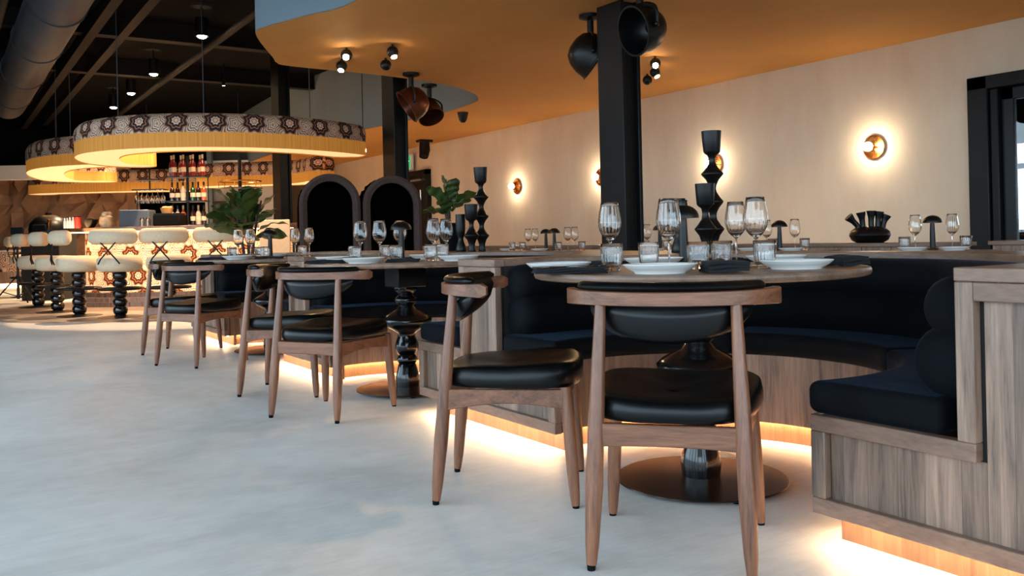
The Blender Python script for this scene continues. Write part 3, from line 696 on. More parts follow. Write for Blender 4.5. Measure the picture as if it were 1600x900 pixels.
# five-spouted vase
vs = thing('spouted_vase', 'black five-spouted vase on the middle ledge', 'vase', VW(1359, 6.95, .766), -YAW)
MB().lathe([(0, 0), (.1, 0), (.135, .02), (.154, .058), (.148, .086), (.118, .112), (.06, .127), (0, .129)], 48, capped=False).build('vase_body', 'satin_black', vs)
for (bx, tx, tz, lean) in ((-.09, -.165, .208, 0), (-.05, -.068, .24, 0), (0.012, .015, .25, 0), (.062, .078, .242, 0), (.1, .135, .212, 0)):
    p = smooth_path([(bx, 0, .085), (bx * 1.05, 0, .13), ((bx + tx) / 2, 0, (.13 + tz) / 2), (tx, 0, tz)], 5); n = len(p)
    rad = [.027 - .006 * math.sin(PI * min(1, i / (n - 1) * 1.1)) + .01 * max(0, i / (n - 1) - .7) * 3.3 for i in range(n)]
    MB().tube(p, rad, 18).build('spout', 'satin_black', vs)

# ================================================================== wall sconces and ceiling lights
for k, (y, l) in enumerate(((5.895, 'rightmost'), (8.25, 'second from the right'), (10.62, 'third from the right'), (12.97, 'leftmost'))):
    s = thing('wall_sconce', l + ' brass and opal globe sconce on the beige wall', 'wall lamp', (8.6, y, 1.765), group='wall sconces')
    def disc(prof, name, mat):
        mb = MB().lathe(prof, 40, capped=False); mb.v = [(-z, x, y_) for x, y_, z in mb.v]; return mb.build(name, mat, s)
    disc([(0, 0), (.09, 0), (.09, .006), (0, .006)], 'wall_mount', 'gold')
    disc([(0, .006), (.09, .006), (.125, .014), (.132, .022), (.129, .025), (.115, .019), (.055, .014), (0, .014)], 'brass_dish', 'gold')
    MB().lathe([(.014, 0), (.014, .09)], 12).build('globe_arm', 'gold', s).rotation_euler = (0, R(-90), 0)
    MB().sphere((-.13, 0, 0), .05, 24, 14).build('opal_globe', 'bulb', s)
def ball_spot(loc, label, face=None, lit=True):
    s = thing('ball_spotlight', label, 'spotlight', loc, group='black ball spotlights')
    MB().lathe([(.012, .0), (.012, .075)], 10, (0, 0, .0)).build('stem', 'satin_black', s)
    MB().sphere((0, 0, 0), .06, 20, 12).build('ball', 'satin_black', s)
    if lit:
        d = Vector(face).normalized(); q = d.to_track_quat('Z', 'Y')
        o = MB().lathe([(0, 0), (.03, 0), (.03, .008), (0, .008)], 20, capped=False).build('lens', 'spot_glow', s); o.rotation_mode = 'QUATERNION'; o.rotation_quaternion = q; o.location = d * .055
        l = bpy.data.lights.new('spot_beam', 'SPOT'); l.energy = 26; l.color = (1, .62, .3); l.spot_size = R(90); l.spot_blend = .8; l.shadow_soft_size = .03
        lo = bpy.data.objects.new('spot_beam', l); COL.objects.link(lo); lo.parent = s; lo.rotation_mode = 'QUATERNION'; lo.rotation_quaternion = (-d).to_track_quat('Z', 'Y'); lo.location = d * .075
ball_spot(VW(548, 8.95, 2.755), 'bright ball spotlight facing the camera, left on the caramel ceiling', (-.4, -.7, -.5))
ball_spot(VW(540, 9.5, 2.755), 'ball spotlight pointing down just below the bright left one', (-.3, -.3, -.9))
ball_spot(VW(620, 8.85, 2.755), 'ball spotlight with lit face beside the bright left one', (.1, -.35, -.9))
ball_spot(VW(609, 9.5, 2.755), 'unlit looking black ball spotlight, left group', None, False)
ball_spot(VW(1030, 9.75, 2.755), 'bright ball spotlight facing the camera, right of the nearest column', (-.5, -.6, -.55))
ball_spot(VW(1029, 10.3, 2.755), 'ball spotlight just below the bright one right of the column', (.2, -.4, -.85))
ball_spot(VW(1017, 10.8, 2.755), 'unlit looking black ball spotlight right of the nearest column', None, False)
dl = thing('cone_speaker', 'small black cone speaker on the caramel ceiling', 'speaker', (6.9, 11.9, 2.83))
MB().lathe([(.03, -.16), (.06, -.12), (.085, -.02), (.085, 0)], 20).build('cone', 'satin_black', dl)
cmr = thing('ceiling_projector', 'black bracketed spotlight where the ceiling meets the far wall', 'spotlight', (8.1, 15.5, 2.83))
MB().box(-.14, .14, -.1, .1, -.05, 0).build('mount_plate', 'satin_black', cmr, bevel=.01)
MB().tube([(0, 0, -.05), (0, 0, -.2), (-.05, -.05, -.34)], [.1, .11, .09], 16).build('head', 'satin_black', cmr)
bl = thing('bulb_spot', 'small lit spot below the right end of the large ring lamp', 'spotlight', VW(571, 14.0, 2.28))
MB().lathe([(.03, .06), (.03, .16)], 12).build('socket', 'satin_black', bl); MB().sphere((0, 0, .02), .045, 14, 8).build('bulb', 'spot_glow', bl)
MB().tube([(0, 0, .15), (0, 0, 1.8)], .006, 6).build('rod', 'satin_black', bl)
for k, (px, py) in enumerate(((323, 57), (246, 116), (210, 146), (182, 168), (355, 134))):
    z = 3.7; D = (z - .872) * 1380 / (370.7 - .0227 * (px - 800) - py)
    s = thing('downlight', ['nearest of the row of downlights in the black ceiling', 'second of the row of downlights in the black ceiling', 'third of the row of downlights in the black ceiling', 'farthest of the row of downlights in the black ceiling', 'tiny dim downlight at the right of the black ceiling'][k], 'downlight', VW(px, D, z), group='black ceiling downlights')
    r = .07 if k < 4 else .025
    MB().lathe([(r, 0), (r * 1.25, 0), (r * 1.25, .25), (r, .25), (r, .06)], 20, capped=False).build('can', 'satin_black', s)
    MB().sphere((0, 0, .01), r * .95, 16, 10, .6).build('lens', 'spot_glow', s)
    MB().tube([(0, 0, .24), (0, 0, .4)], .012, 6).build('rod', 'satin_black', s)
    if k < 4:
        l = bpy.data.lights.new('downlight_beam', 'SPOT'); l.energy = 480; l.color = (1, .68, .4); l.spot_size = R(110); l.spot_blend = .7; l.shadow_soft_size = .05
        lo = bpy.data.objects.new('downlight_beam', l); COL.objects.link(lo); lo.parent = s; lo.location = (0, 0, -.09)
# big dome spotlights
def scoop(loc, aim, label, mat, R0=.165):
    s = thing('dome_spotlight', label, 'spotlight', loc, group='large dome spotlights')
    MB().lathe([(.1, 0), (.1, -.03), (.03, -.05), (.03, -.16)], 20).build('ceiling_mount', 'satin_black', s)
    d = Vector(aim).normalized(); q = d.to_track_quat('Z', 'Y'); c = Vector((0, 0, -.36)); sd = q @ Vector((1, 0, 0))
    prof_ = [(0, -.2), (.05, -.195), (.1, -.17), (.14, -.11), (.16, -.03), (.165, .06), (.172, .065), (.172, .075), (.158, .075), (.155, .06), (.15, -.03), (.13, -.1), (.09, -.15), (0, -.17)]
    o = MB().lathe([(r * R0 / .165, z) for r, z in prof_], 36, capped=False).build('dome', mat, s); o.rotation_mode = 'QUATERNION'; o.rotation_quaternion = q; o.location = c
    o = MB().lathe([(0, -.02), (.04, 0), (.04, .02), (0, .03)], 16, capped=False).build('lamp_socket', 'matt_black', s); o.rotation_mode = 'QUATERNION'; o.rotation_quaternion = q; o.location = c - d * .1
    k = R0 + .018; mid = Vector((0, 0, -.17))
    MB().tube(smooth_path([c + sd * k, c + sd * k * .9 + Vector((0, 0, .13)), mid, c - sd * k * .9 + Vector((0, 0, .13)), c - sd * k], 6), .014, 8, squash=(1.6, .6)).build('yoke', 'satin_black', s)
    for sg in (-1, 1): MB().sphere(c + sd * (sg * k), .022, 10, 6).build('yoke_knob', 'satin_black', s)
scoop(VW(930, 7.85, 2.83), (.67, -.44, -.6), 'dark dome spotlight left of the nearest column', 'satin_black', .2)
scoop(VW(1008, 6.9, 2.83), (-.96, .09, -.25), 'dark dome spotlight facing left, right of the nearest column', 'satin_black', .19)
scoop(VW(648, 10.4, 2.83), (-.74, .24, -.5), 'front brown copper dome spotlight before the second column', 'copper', .2)
scoop(VW(676, 11.2, 2.83), (.0, -.5, -.7), 'rear brown copper dome spotlight before the second column', 'copper', .16)

# ================================================================== ring lamps over the bar
def ribbon_lamp(path, z0, zf, zt, hw, label, cables):
    """free-form pendant: patterned cover with rounded shoulders, amber fringe skirt, glowing cloth underneath"""
    o = thing('ribbon_pendant', label, 'pendant lamp', (0, 0, 0), group='patterned ribbon pendants')
    P = smooth_path([Vector(LW(a, b)) for a, b in path], 8); n = len(P); S = [0]
    for a, b in zip(P, P[1:]): S.append(S[-1] + (b - a).length)
    nr = []
    for i in range(n):
        t = (P[min(i + 1, n - 1)] - P[max(i - 1, 0)]).normalized(); nr.append(Vector((-t.y, t.x, 0)))
    # rounded ends
    def half(i):
        e = min(S[i], S[-1] - S[i]); return hw * math.sqrt(max(.02, 1 - (1 - min(1, e / hw)) ** 2)) if e < hw else hw
    H = [half(i) for i in range(n)]; cell = .19; rd = .12
    sec = []                                                    # (side offset factor, inset, z, v)
    for k in range(5): a = R(90 * k / 4); sec.append((1, rd * (1 - math.cos(a)), zt - rd + rd * math.sin(a)))
    cover = [(1, 0, zf)] + sec + [(-s, q, z) for s, q, z in sec[::-1]] + [(-1, 0, zf)]
    vv = [0]
    for a, b in zip(cover, cover[1:]): vv.append(vv[-1] + (math.hypot(a[1] - b[1], a[2] - b[2]) if a[0] == b[0] else .2))
    rows = []; uvs = []
    for i in range(n):
        rows.append([tuple(P[i] + nr[i] * (s * max(.01, H[i] - q)) + Vector((0, 0, z))) for s, q, z in cover])
        uvs.append([(S[i] / cell, (v if v < vv[-1] / 2 else vv[-1] - v) / (zt - zf + .04) * .98 + .01) for v in vv])
    MB().grid(rows, uvs).build('patterned_cover', 'textile', o, angle=60)
    rows = []; uvs = []
    loop = [(P[i] + nr[i] * (H[i] - .006), S[i]) for i in range(n)] + [(P[i] - nr[i] * (H[i] - .006), 2 * S[-1] - S[i]) for i in range(n)[::-1]]
    loop.append((loop[0][0], 2 * S[-1] + .5))
    MB().grid([[tuple(p + Vector((0, 0, z))) for p, s in loop] for z in (zf + .01, z0)], [[(s, 1) for p, s in loop], [(s, 0) for p, s in loop]]).build('fringe_skirt', 'fringe', o, angle=60)
    MB().grid([[tuple(P[i] + nr[i] * (k * (H[i] - .012)) + Vector((0, 0, z0 + .012))) for k in (-1, -.3, .3, 1)] for i in range(n)]).build('diffuser', 'lamp_under', o)
    for f in cables:
        p = P[int(f * (n - 1))]; MB().tube([(p.x, p.y, zt - .02), (p.x, p.y, 4.1)], .006, 6).build('suspension_cable', 'duct', o)
ribbon_lamp([(-2.05, 11.95), (-2.46, 11.25), (-3.0, 10.75), (-3.63, 10.5), (-4.28, 10.5), (-4.85, 10.75), (-5.2, 11.15), (-5.42, 11.65), (-5.5, 12.1), (-5.38, 12.5), (-5.05, 12.6)], 2.0, 2.175, 2.41, .27, 'large near ribbon lamp with medallion cloth and amber fringe curling at its left end', (.12, .3, .48))
ribbon_lamp([(-5.75, 14.15), (-6.3, 14.0), (-6.9, 14.1), (-7.45, 14.45), (-7.85, 14.95), (-8.2, 15.6), (-8.5, 16.4), (-8.6, 17.0), (-8.3, 17.4), (-7.8, 17.5)], 2.15, 2.33, 2.62, .3, 'second ribbon lamp curling at the far left behind the large one', (.25, .32))
ribbon_lamp([(-11.0, 20.6), (-10.5, 20.2), (-9.2, 20.1), (-8.0, 20.2), (-7.1, 20.5)], 2.1, 2.3, 2.6, .3, 'far low ribbon lamp at the back left of the bar', (.3, .7))
ribbon_lamp([(-6.75, 19.4), (-6.2, 19.0), (-5.4, 18.95), (-4.6, 18.8), (-4.1, 18.4), (-3.75, 17.8)], 2.1, 2.3, 2.6, .3, 'far ribbon lamp behind the potted fig and farthest column', (.3, .8))

# ================================================================== bar
bar = thing('bar_counter', 'bar counter with backlit medallion front and timber steps', 'bar', LW(-4.85, 12.75), -YAW)
def rrect(x0, x1, y0, y1, rl, rr, n=10):
    return arc(x0 + rl, y0 + rl, rl, 180, 270, n) + arc(x1 - rr, y0 + rr, rr, 270, 360, n) + [(x1, y1), (x0, y1)]
bx0, bx1 = -1.65, 1.65
front = rrect(bx0, bx1, 0, 1.5, .9, .12)
def wall_strip(poly, z0, z1, cell):
    S = [0]
    for a, b in zip(poly, poly[1:]): S.append(S[-1] + math.dist(a, b))
    return MB().grid([[(x, y, z) for x, y in poly] for z in (z0, z1)], [[(s / cell, z / (cell * 1.4)) for s in S] for z in (z0, z1)])
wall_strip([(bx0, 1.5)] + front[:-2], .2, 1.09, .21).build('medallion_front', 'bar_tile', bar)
for k, (ins, z0, z1) in enumerate(((-.18, 0, .07), (-.12, .07, .135), (-.06, .135, .2))): MB().prism(rrect(bx0 + ins, bx1 - ins * .3, ins, 1.5, .9 - ins, .12), z0, z1).build('timber_step', 'panel_wood', bar)
MB().prism(rrect(bx0 - .06, bx1 + .06, -.06, 1.5, .95, .15), 1.09, 1.15).build('counter_top', 'top_wood', bar, bevel=.006)
MB().prism(rrect(bx0 + .03, bx1 - .03, .03, 1.48, .87, .1), .2, 1.085).build('bar_core', 'dark_core', bar)
MB().box(bx1 - .42, bx1 + .02, -.09, -.062, .2, 1.2).build('end_panel', 'cream_fabric', bar, bevel=.01)
MB().prism(rrect(bx0 + .0, bx1 - .0, -.055, .2, .1, .1), 1.075, 1.085).build('light_strip', emis('bar_led', (1, .55, .22, 1), 6), bar)
tag(MB().lathe([(0, 0), (2.75, 0), (2.75, .004), (0, .004)], 72, capped=False).build('floor_inlay', 'dark_floor'), 'dark round floor inlay under the bar stools', 'floor inlay', kind='structure').location = LW(-4.7, 12.85, .001)
# stools
def make_stool(label):
    s = thing('bar_stool', label, 'bar stool', group='cream bar stools')
    MB().lathe([(0, 0), (.26, 0), (.265, .008), (.2, .016), (.07, .024), (0, .024)], 40, capped=False).build('base_disc', 'satin_black', s)
    pr = [(.06, .02)]
    for k, zc_ in enumerate((.085, .185, .285)):
        pr += [(.055 + .03 * math.cos(R(a)), zc_ + .05 * math.sin(R(a))) for a in (-80, -50, -25, 0, 25, 50, 80)]
    pr += [(.055, .338), (.055, .37)]
    for zc_ in (.42, .515): pr += [(.055 + .03 * math.cos(R(a)), zc_ + .048 * math.sin(R(a))) for a in (-80, -50, -25, 0, 25, 50, 80)]
    MB().lathe(pr + [(.05, .565)], 24).build('bead_column', 'gloss_black', s, angle=80)
    fr_ = MB().tube([(.25 * math.cos(R(a)), .25 * math.sin(R(a)), .35) for a in range(0, 360, 12)], .016, 8, closed=True).build('foot_ring', 'satin_black', s)
    for a in (20, 160): MB().tube([(.05 * math.cos(R(a)), .05 * math.sin(R(a)), .35), (.25 * math.cos(R(a)), .25 * math.sin(R(a)), .35)], .01, 6).build('foot_spoke', 'satin_black', fr_)
    MB().lathe([(0, .56), (.18, .56), (.24, .575), (.262, .62), (.264, .67), (.255, .72), (.22, .755), (.1, .765), (0, .766)], 44, capped=False).build('seat_cushion', 'cream_fabric', s, angle=80)
    for sg in (-1, 1): MB().tube([(sg * .13, -.285, .66), (sg * .09, -.305, .72), (-sg * .09, -.3, .92)], .009, 8).build('back_strut', 'satin_black', s)
    P = [(.29 * math.sin(R(a)), -.29 * math.cos(R(a)) + .02, .99) for a in range(-62, 63, 4)]
    MB().tube(P, [.055, .085] + [.094] * (len(P) - 4) + [.085, .055], 16, squash=(.8, 1)).build('back_cushion', 'cream_fabric', s, angle=80)
    return s
ST = [(186, 10.85, -.0, 'third cream bar stool from the right, with crossed back struts'), (263, 10.95, .05, 'second cream bar stool from the right'), (345, 11.1, .1, 'rightmost cream bar stool, beside the potted fig'),
      (122, 11.15, -1.0, 'fourth cream bar stool from the right, turned sideways'), (88, 11.9, -1.15, 'fifth cream bar stool from the right'), (58, 13.0, -1.25, 'cream bar stool at the left corner of the bar'), (40, 15.8, -1.4, 'farthest cream bar stool at the left')]
S0 = None
for px, D, rz, l in ST:
    if S0 is None: S0 = make_stool(l); sk = kids(S0); S0.location = VW(px, D); S0.rotation_euler = (0, 0, -YAW + rz)
    else: dup(S0, VW(px, D), -YAW + rz, l, children=sk)
# bottle rack and bottles
ZB = 1.151
rk = thing('bottle_rack', 'black pole rack of bottles standing on the bar', 'shelf', VW(295, 13.7, ZB), -YAW)
MB().lathe([(.022, 0), (.022, 1.1)], 12).build('pole', 'satin_black', rk)
SH = (.03, .40, .78)
for z in SH: MB().box(-.3, .3, -.13, .13, z - .02, z).build('shelf_board', 'satin_black', rk, bevel=.004)
for x in (-.28, .28): MB().tube([(x, .11, 0), (x, .11, .78)], .008, 6).build('upright', 'satin_black', rk)
def bottle_mat(n, c, rough=.1): return plain(n, c, rough, Coat_Weight=.6)
BM = [bottle_mat('rose_bottle', srgb(128, 26, 34)), bottle_mat('dark_bottle', srgb(40, 14, 12)), bottle_mat('green_bottle', srgb(20, 70, 34)), bottle_mat('amber_bottle', srgb(190, 84, 30)), bottle_mat('clear_bottle', srgb(206, 190, 168))]
CAPM = [plain('gold_foil', srgb(220, 190, 150), .4), plain('black_foil', srgb(16, 14, 14), .4)]; LABM = plain('paper_label', srgb(226, 206, 176), .7)
def bottle(loc, mat, capm, h, label, slim=1.0):
    b = thing('bottle', label, 'bottle', loc, -YAW, 'bottles on the bar rack'); k = h / .31; r = .038 * slim
    bg_ = MB().lathe([(0, 0), (r, 0), (r, .17 * k), (r * .8, .195 * k), (.015, .225 * k), (.0135, .26 * k), (.0135, .275 * k), (0, .276 * k)], 18, capped=False).build('bottle_glass', mat, b)
    MB().lathe([(.015, .25 * k), (.016, .305 * k), (.013, .31 * k), (0, .31 * k)], 12, capped=False).build('bottle_cap', capm, bg_)
    MB().lathe([(r + .0008, .06 * k), (r + .0008, .13 * k)], 18, capped=False).build('bottle_label', LABM, bg_)
words = ['first', 'second', 'third', 'fourth', 'fifth', 'sixth', 'seventh', 'eighth']
o0 = Vector(rk.location)
for k in range(8): bottle(o0 + Rt * (-.26 + k * .074) + Fw * (-.05 if k % 2 else .05) + Up * (SH[2] + .0005), BM[0], CAPM[0], .33, words[k] + ' red bottle from the left on the top shelf of the rack')
for k, (x, m_) in enumerate(((-.24, 1), (-.155, 1), (-.07, 4), (.08, 2), (.165, 1), (.25, 3))): bottle(o0 + Rt * x + Up * (SH[1] + .0005), BM[m_], CAPM[1], .29, words[k] + ' bottle from the left on the middle shelf of the rack')
for k, (x, m_) in enumerate(((-.25, 4), (-.16, 4), (-.075, 3), (.075, 1), (.16, 4), (.245, 1))): bottle(o0 + Rt * x + Up * (SH[0] + .0005), BM[m_], CAPM[k % 2], .3, words[k] + ' bottle from the left on the lowest shelf of the rack')
# things on the bar
tl = thing('till_screen', 'grey box shaped till on the bar', 'till', VW(217, 13.1, ZB), -YAW)
MB().box(-.23, .21, -.13, .13, 0, .24).build('till_body', plain('till_grey', srgb(74, 84, 94), .6), tl, bevel=.012)
MB().box(-.22, .2, -.12, .12, .24, .25).build('till_top', 'silver', tl, bevel=.004)
ch = thing('drip_cooler', 'low black cooler box on the bar beside the till', 'box', VW(266, 12.95, ZB), -YAW)
MB().box(-.2, .2, -.13, .13, 0, .17).build('cooler_body', 'matt_black', ch, bevel=.02); MB().box(-.19, .19, -.12, .12, .17, .185).build('cooler_lid', 'satin_black', ch, bevel=.005)
bk = thing('bread_basket', 'small tan bread basket on the black cooler', 'basket', VW(262, 12.95, ZB + .1855), -YAW)
MB().lathe([(0, 0), (.07, 0), (.095, .08), (.088, .08), (.065, .01), (0, .01)], 24, capped=False).build('basket', plain('wicker', srgb(206, 146, 84), .8, noise=.3, scale=60), bk)
for k in range(4): MB().sphere((.045 * math.cos(k * 1.57), .045 * math.sin(k * 1.57), .07), .035, 12, 8).build('bread_roll', plain('crust', srgb(214, 160, 96), .7), bk)
for k, px in enumerate((223, 232)):
    c = thing('shaker', ('left' if k == 0 else 'right') + ' steel shaker in front of the till', 'shaker', VW(px, 12.75, ZB), group='steel shakers')
    MB().lathe([(0, 0), (.03, 0), (.038, .09), (.03, .1), (0, .1)], 20, capped=False).build('shaker_cup', 'silver', c); MB().lathe([(.03, .1), (.024, .125), (0, .127)], 16).build('shaker_cap', 'silver', c)
gr = thing('glass_rack', 'hanging rack with upturned stem glasses above the till', 'glass rack', VW(236, 13.6, 1.62), -YAW)
MB().box(-.24, .24, -.1, .1, .1, .115).build('rack_board', 'satin_black', gr)
MB().tube([(.0, 0, .1), (0, 0, .55)], .012, 8).build('rack_rod', 'satin_black', gr); MB().lathe([(0, .25), (.19, .25), (.19, .265), (0, .265)], 28, capped=False).build('rack_disc', 'satin_black', gr)
MB().tube([(-.2, 0, .1), (-.2, 0, -.469)], .008, 6).build('rack_leg', 'satin_black', gr)
for k in range(6):
    g = MB().lathe([(.03, .1), (.004, .095), (.004, .04), (.03, .0), (.036, -.06), (.03, -.1)], 16, (-.2 + .08 * k, 0, 0), capped=False).build('hanging_glass', 'glass', gr)
ov = thing('domed_oven', 'black dome shaped oven at the left end of the bar', 'oven', VW(77, 14.9, 1.12), -YAW)
MB().lathe([(.3, 0), (.31, .06), (.29, .16), (.22, .25), (.1, .3), (0, .31)], 36).build('oven_dome', 'satin_black', ov); MB().lathe([(.05, .29), (.05, .34), (0, .345)], 16).build('oven_flue', 'matt_black', ov)
MB().box(-.12, .12, -.33, -.22, .03, .14).build('oven_mouth', 'matt_black', ov, bevel=.02); MB().box(.13, .16, -.3, -.2, .06, .22).build('oven_handle', 'gold', ov, bevel=.005)
tag(MB().box(-.32, .32, -.3, .3, 0, 1.119).build('oven_plinth', 'dark_core', bevel=.01), 'dark plinth under the domed oven', 'plinth').location = VW(77, 14.9, 0)
bpy.data.objects['oven_plinth'].rotation_euler = (0, 0, -YAW)
for k, (px, hh) in enumerate(((102, .14), (106, .14), (110, .15), (115, .15))):
    c = thing('milk_bottle', ['first', 'second', 'third', 'fourth'][k] + ' of the four small white bottles from the left on the bar', 'bottle', VW(px, 13.0, ZB), group='small white bottles'); MB().lathe([(0, 0), (.022, 0), (.024, hh * .7), (.012, hh * .85), (.012, hh), (0, hh)], 14, capped=False).build('bottle_glass', 'white_china', c)
    MB().lathe([(.013, hh), (.013, hh + .012), (0, hh + .013)], 10).build('bottle_cap', 'silver', c)
tin = thing('red_tin', 'red tin on the bar left of the black bowl', 'tin', VW(122, 13.0, ZB)); MB().lathe([(0, 0), (.045, 0), (.045, .16), (0, .16)], 20, capped=False).build('tin_body', plain('red_tin_paint', srgb(206, 62, 44), .4), tin); MB().lathe([(.047, .16), (.047, .175), (0, .176)], 20).build('tin_lid', 'satin_black', tin)
bw = thing('black_bowl', 'black bowl on the bar left of the cream jar', 'bowl', VW(142, 12.95, ZB)); MB().lathe([(0, 0), (.05, 0), (.09, .06), (.11, .12), (.1, .12), (.08, .06), (0, .015)], 28, capped=False).build('bowl', 'satin_black', bw); MB().sphere((0, 0, .1), .07, 14, 8, .5).build('bowl_filling', 'matt_black', bw)
jr = thing('cream_jar', 'cream and amber jar on the bar left of the till', 'jar', VW(167, 12.95, ZB)); MB().lathe([(0, 0), (.08, 0), (.1, .06), (.09, .15), (.06, .18), (0, .18)], 28, capped=False).build('jar_body', plain('cream_glaze', srgb(226, 190, 140), .4, noise=.25, scale=14), jr)
for k in range(3): MB().sphere((.04 * math.cos(k * 2.1), .04 * math.sin(k * 2.1), .19), .04, 12, 8).build('dried_flower', 'cream_fabric', jr)
# pole with round tray behind the fig
ts = thing('tray_stand', 'black pole stand with round railed tray behind the potted fig', 'stand', VW(377, 14.8, 0))
MB().lathe([(.03, 0), (.03, 2.3)], 12).build('pole', 'satin_black', ts); MB().lathe([(0, 0), (.2, 0), (.2, .02), (0, .02)], 28, capped=False).build('stand_base', 'satin_black', ts)
MB().lathe([(0, 1.78), (.36, 1.78), (.36, 1.8), (0, 1.8)], 36, capped=False).build('tray', 'top_wood', ts); MB().tube([(.35 * math.cos(R(a)), .35 * math.sin(R(a)), 1.91) for a in range(0, 360, 10)], .008, 6, closed=True).build('tray_rail', 'gold', ts)
for a in range(0, 360, 60): MB().tube([(.35 * math.cos(R(a)), .35 * math.sin(R(a)), 1.8), (.35 * math.cos(R(a)), .35 * math.sin(R(a)), 1.91)], .006, 6).build('rail_post', 'gold', ts)
# background walls behind the bar
def back_box(name, px0, px1, D, z0, z1, th, mat, label):
    a = Vector(VW(px0, D)); b = Vector(VW(px1, D)); mb = MB(); L = (b - a).length; mb.box(0, L, 0, th, z0, z1); o = struct(mb, name, mat, label); o.location = a; o.rotation_euler = (0, 0, -YAW); return o
back_box('wall_back_white', 322, 432, 21.5, 0, 2.9, .1, 'white_wall', 'white wall behind the potted fig')
back_box('trim_2', 326, 333, 21.3, 0, 3.6, .12, 'blue_fascia', 'grey post beside the white wall')
back_box('trim_3', 333, 398, 21.2, 0, 1.9, .12, plain('brown_cupboard', srgb(58, 38, 30), .7), 'brown cupboard front below the white wall')
back_box('wall_beam', -60, 48, 19.0, 2.36, 2.66, .3, 'white_wall', 'white beam over the rock wall at the left edge')
# rock wall
rr2 = random.Random(5); nx, nz = 26, 12; a = Vector(VW(-60, 22.8)); b = Vector(VW(215, 22.8)); L = (b - a).length
rows = [[(L * i / nx + rr2.uniform(-.1, .1), rr2.uniform(-.28, .1), 3.0 * j / nz + (rr2.uniform(-.06, .06) if j else 0)) for i in range(nx + 1)] for j in range(nz + 1)]
mb = MB().grid(rows); o = struct(mb, 'wall_rock', 'stone', 'rough brown rock wall at the left behind the bar', smooth=False); o.location = a; o.rotation_euler = (0, 0, -YAW)
# far second counter at the left edge
cn = thing('far_counter', 'far pale counter with timber plinth at the left edge', 'counter', VW(-20, 19.5), -YAW)
poly = [(-1.2, 1.2)] + arc(.2, 1.0, 1.0, 180, 340, 16)
MB().grid([[(x, y, z) for x, y in poly] for z in (.36, .8)], [[(k * .5, z / .44) for k in range(len(poly))] for z in (.36, .8)]).build('counter_front', 'textile', cn)
MB().prism(poly + [(1.0, 1.2)], .1, .36).build('plinth', 'panel_wood', cn); MB().prism([(x * .98 + .01, y * .98 + .03) for x, y in poly], .0, .1).build('toe_kick', 'soft_glow', cn); MB().prism([(x, y) for x, y in poly] + [(1.1, 1.2)], .8, .84).build('counter_top', 'white_wall', cn)  # toe kick glows as a whole, standing in for LED light under the plinth
# tripod
tp = thing('tripod_stand', 'black tripod stand with small screen at the left edge', 'stand', VW(27, 14.2), -YAW)
MB().tube([(0, 0, .06), (0, 0, 1.1)], [.024, .016], 10).build('pole', 'satin_black', tp)
for a in (200, 320, 80): MB().tube([(0, 0, .45), (.36 * math.cos(R(a)), .36 * math.sin(R(a)), .012)], .012, 8).build('tripod_leg', 'satin_black', tp); MB().tube([(0, 0, .1), (.22 * math.cos(R(a)), .22 * math.sin(R(a)), .18)], .008, 6).build('leg_brace', 'satin_black', tp)
MB().box(-.1, .1, -.02, .02, 1.1, 1.21).build('screen', 'satin_black', tp, bevel=.008)
# arches
def arch(px, D, wd, ht, label, dep=.5):
    o = thing('arch_niche', label, 'arch seat', VW(px, D), -YAW + .3, 'black arched niches')
    r = wd / 2; zs = ht - r; ri = r - .1
    def prof_(q): return [(-q, 0)] + [(-q, zs * k / 6) for k in range(1, 6)] + [(q * math.cos(R(180 - 180 * k / 28)), zs + q * math.sin(R(180 - 180 * k / 28))) for k in range(29)] + [(q, zs * k / 6) for k in range(5, 0, -1)] + [(q, 0)]
    A, B = prof_(r - .015), prof_(ri)
    mb = MB(); mb.grid([[(x, -.02, z) for x, z in A], [(x, -.045, z) for x, z in prof_((r + ri) / 2)], [(x, -.02, z) for x, z in B], [(x, .06, z) for x, z in B], [(x, .06, z) for x, z in A], [(x, -.02, z) for x, z in A]])
    mb.build('arch_rim', 'arch_face', o, angle=50)
    mb = MB(); mb.grid([[(x, y, z) for x, z in prof_(ri + .01)] for y in (.0, dep)]); mb.f.append(tuple(range(len(B), 2 * len(B)))); mb.fuv.append(None); mb.build('arch_inside', 'fur', o)
    rj = random.Random(2); mb = MB(); rows = []
    for j in range(9):
        y = .03 + dep * j / 8; rows.append([((x * (1 + rj.uniform(-.02, .04))), y, z + rj.uniform(-.012, .02) * (z > .1)) for x, z in prof_(r - .03)])
    mb.grid(rows); mb.f.append(tuple(range(8 * len(A), 9 * len(A)))); mb.fuv.append(None); mb.build('shaggy_shell', 'fur', o)
    MB().box(-ri, ri, .02, dep - .05, .3, .44).build('niche_seat', 'velvet', o, bevel=.04, seg=3)
arch(517, 10.1, .715, 1.66, 'left black shaggy arched niche behind the tables')
arch(614, 10.33, .715, 1.64, 'right black shaggy arched niche behind the tables')
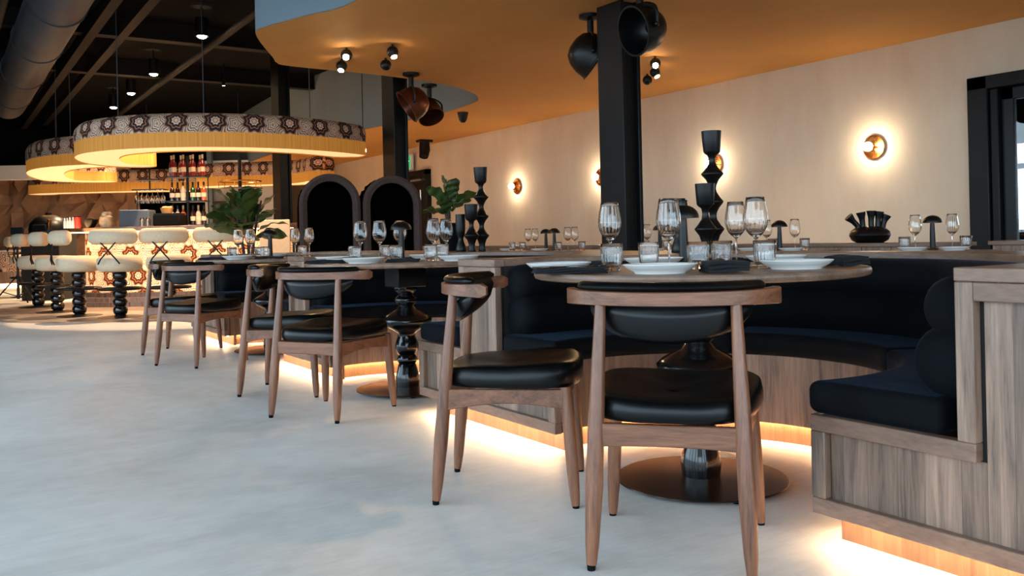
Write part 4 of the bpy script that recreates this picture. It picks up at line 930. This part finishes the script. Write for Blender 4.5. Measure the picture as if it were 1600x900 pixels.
# plants
def leaf(base, d, L, Wd, droop, parent, mat, seed):
    r2 = random.Random(seed); d = Vector(d).normalized(); side = d.cross(Up); side = side.normalized() if side.length > .05 else Vector((1, 0, 0)); nrm = side.cross(d).normalized()
    roll = r2.uniform(-.9, .9); s2 = side * math.cos(roll) + nrm * math.sin(roll); n2 = nrm * math.cos(roll) - side * math.sin(roll)
    rows = []; n = 9
    for i in range(n + 1):
        t = i / n; wv = Wd * (math.sin(PI * min(1, t ** .8)) ** .7) * (.55 + .6 * t) * (1 + .06 * math.sin(t * 22)) * (1 if t < 1 else 0) + .003
        c = Vector(base) + d * (L * t) - Up * (droop * L * t * t)
        rows.append([tuple(c + s2 * (wv * k / 2) + n2 * (.12 * wv * abs(k / 2) + .012 * math.sin(t * 16 + k))) for k in (-2, -1, 0, 1, 2)])
    back = [[tuple(Vector(p) - n2 * .003) for p in r_[::-1]] for r_ in rows]
    mb = MB(); mb.grid([a + b for a, b in zip(rows, back)], closed_u=True); mb.build('leaf', mat, parent, angle=60)
def fig(loc, label, pot, stems, leaves, mats, pr):
    o = thing('potted_fig', label, 'plant', loc, -YAW)
    MB().lathe(pr, 36, capped=False).build('pot', pot, o)
    MB().lathe([(0, pr[3][1] - .03), (pr[3][0] * .9, pr[3][1] - .03)], 24).build('soil', 'bark', o)
    for s in stems: MB().tube(smooth_path(s, 4), [.02 - .011 * i / (4 * (len(s) - 1)) for i in range(4 * (len(s) - 1) + 1)], 8).build('stem', 'bark', o)
    for k, (b, d, L, Wd, dr) in enumerate(leaves): leaf(b, d, L, Wd, dr, o, mats[k % len(mats)], k + 3)
lv = []
r3 = random.Random(21)
spec = [(-.38, .62, .36), (-.30, .35, .36), (-.27, .1, .4), (-.1, .62, .36), (.02, .55, .4), (.12, .35, .42), (.18, .15, .4), (.38, .25, .3), (.05, .02, .4), (-.08, .25, .4), (.16, .62, .3), (-.15, -.08, .36), (.15, -.1, .36), (-.02, .38, .34), (.25, .02, .38), (-.22, .2, .34), (.08, .75, .26), (-.1, .45, .36), (-.3, .0, .34), (.3, -.12, .34), (-.35, .22, .34), (.0, -.2, .36), (.3, .42, .34), (-.2, .5, .34), (-.05, -.05, .34), (.1, .2, .36)]
for x, z, L in spec: lv.append(((x * .35, r3.uniform(-.1, .1), .95 + (z + .1) * .42), (x * 1.1, r3.uniform(-.45, .3), .22 + z * .75), L * 1.1, L * .29, .2 + .25 * r3.random()))
fig(VW(386, 9.35), 'large leafy potted fig in front of the bar', 'satin_black', [[(0, 0, .4), (-.04, 0, .8), (-.1, 0, 1.15), (-.12, .03, 1.4)], [(.03, 0, .4), (.06, 0, .8), (.1, .02, 1.1), (.16, 0, 1.32)], [(0, .03, .4), (0, .05, .9), (.0, .04, 1.45)]], lv, ['leaf', 'leaf', 'leaf_light'], [(0, 0), (.16, 0), (.22, .25), (.23, .45), (.21, .45), (.15, .05), (0, .05)])
lv = []
spec = [(-.8, .9, .24), (-.2, 1.2, .26), (.3, 1.1, .25), (.9, .55, .27), (-1, .1, .2), (.1, .5, .22), (-.4, .4, .22), (.5, .2, .22), (-.1, .1, .22), (.2, .9, .2), (-.6, .0, .2)]
for x, z, L in spec: lv.append(((x * .03, r3.uniform(-.03, .03), .3 + z * .09), (x * .7, r3.uniform(-.4, .2), .15 + z * .7), L, L * .3, .25))
fig(VW(702, 7.0, .7755), 'small potted fig on the ledge beside the black candle holders', 'matt_black', [[(0, 0, .2), (0, 0, .3), (.01, 0, .42)], [(0, 0, .2), (-.02, 0, .3), (-.05, 0, .4)]], lv, ['leaf', 'leaf_light'], [(0, 0), (.06, 0), (.085, .12), (.09, .22), (.08, .22), (.055, .02), (0, .02)])
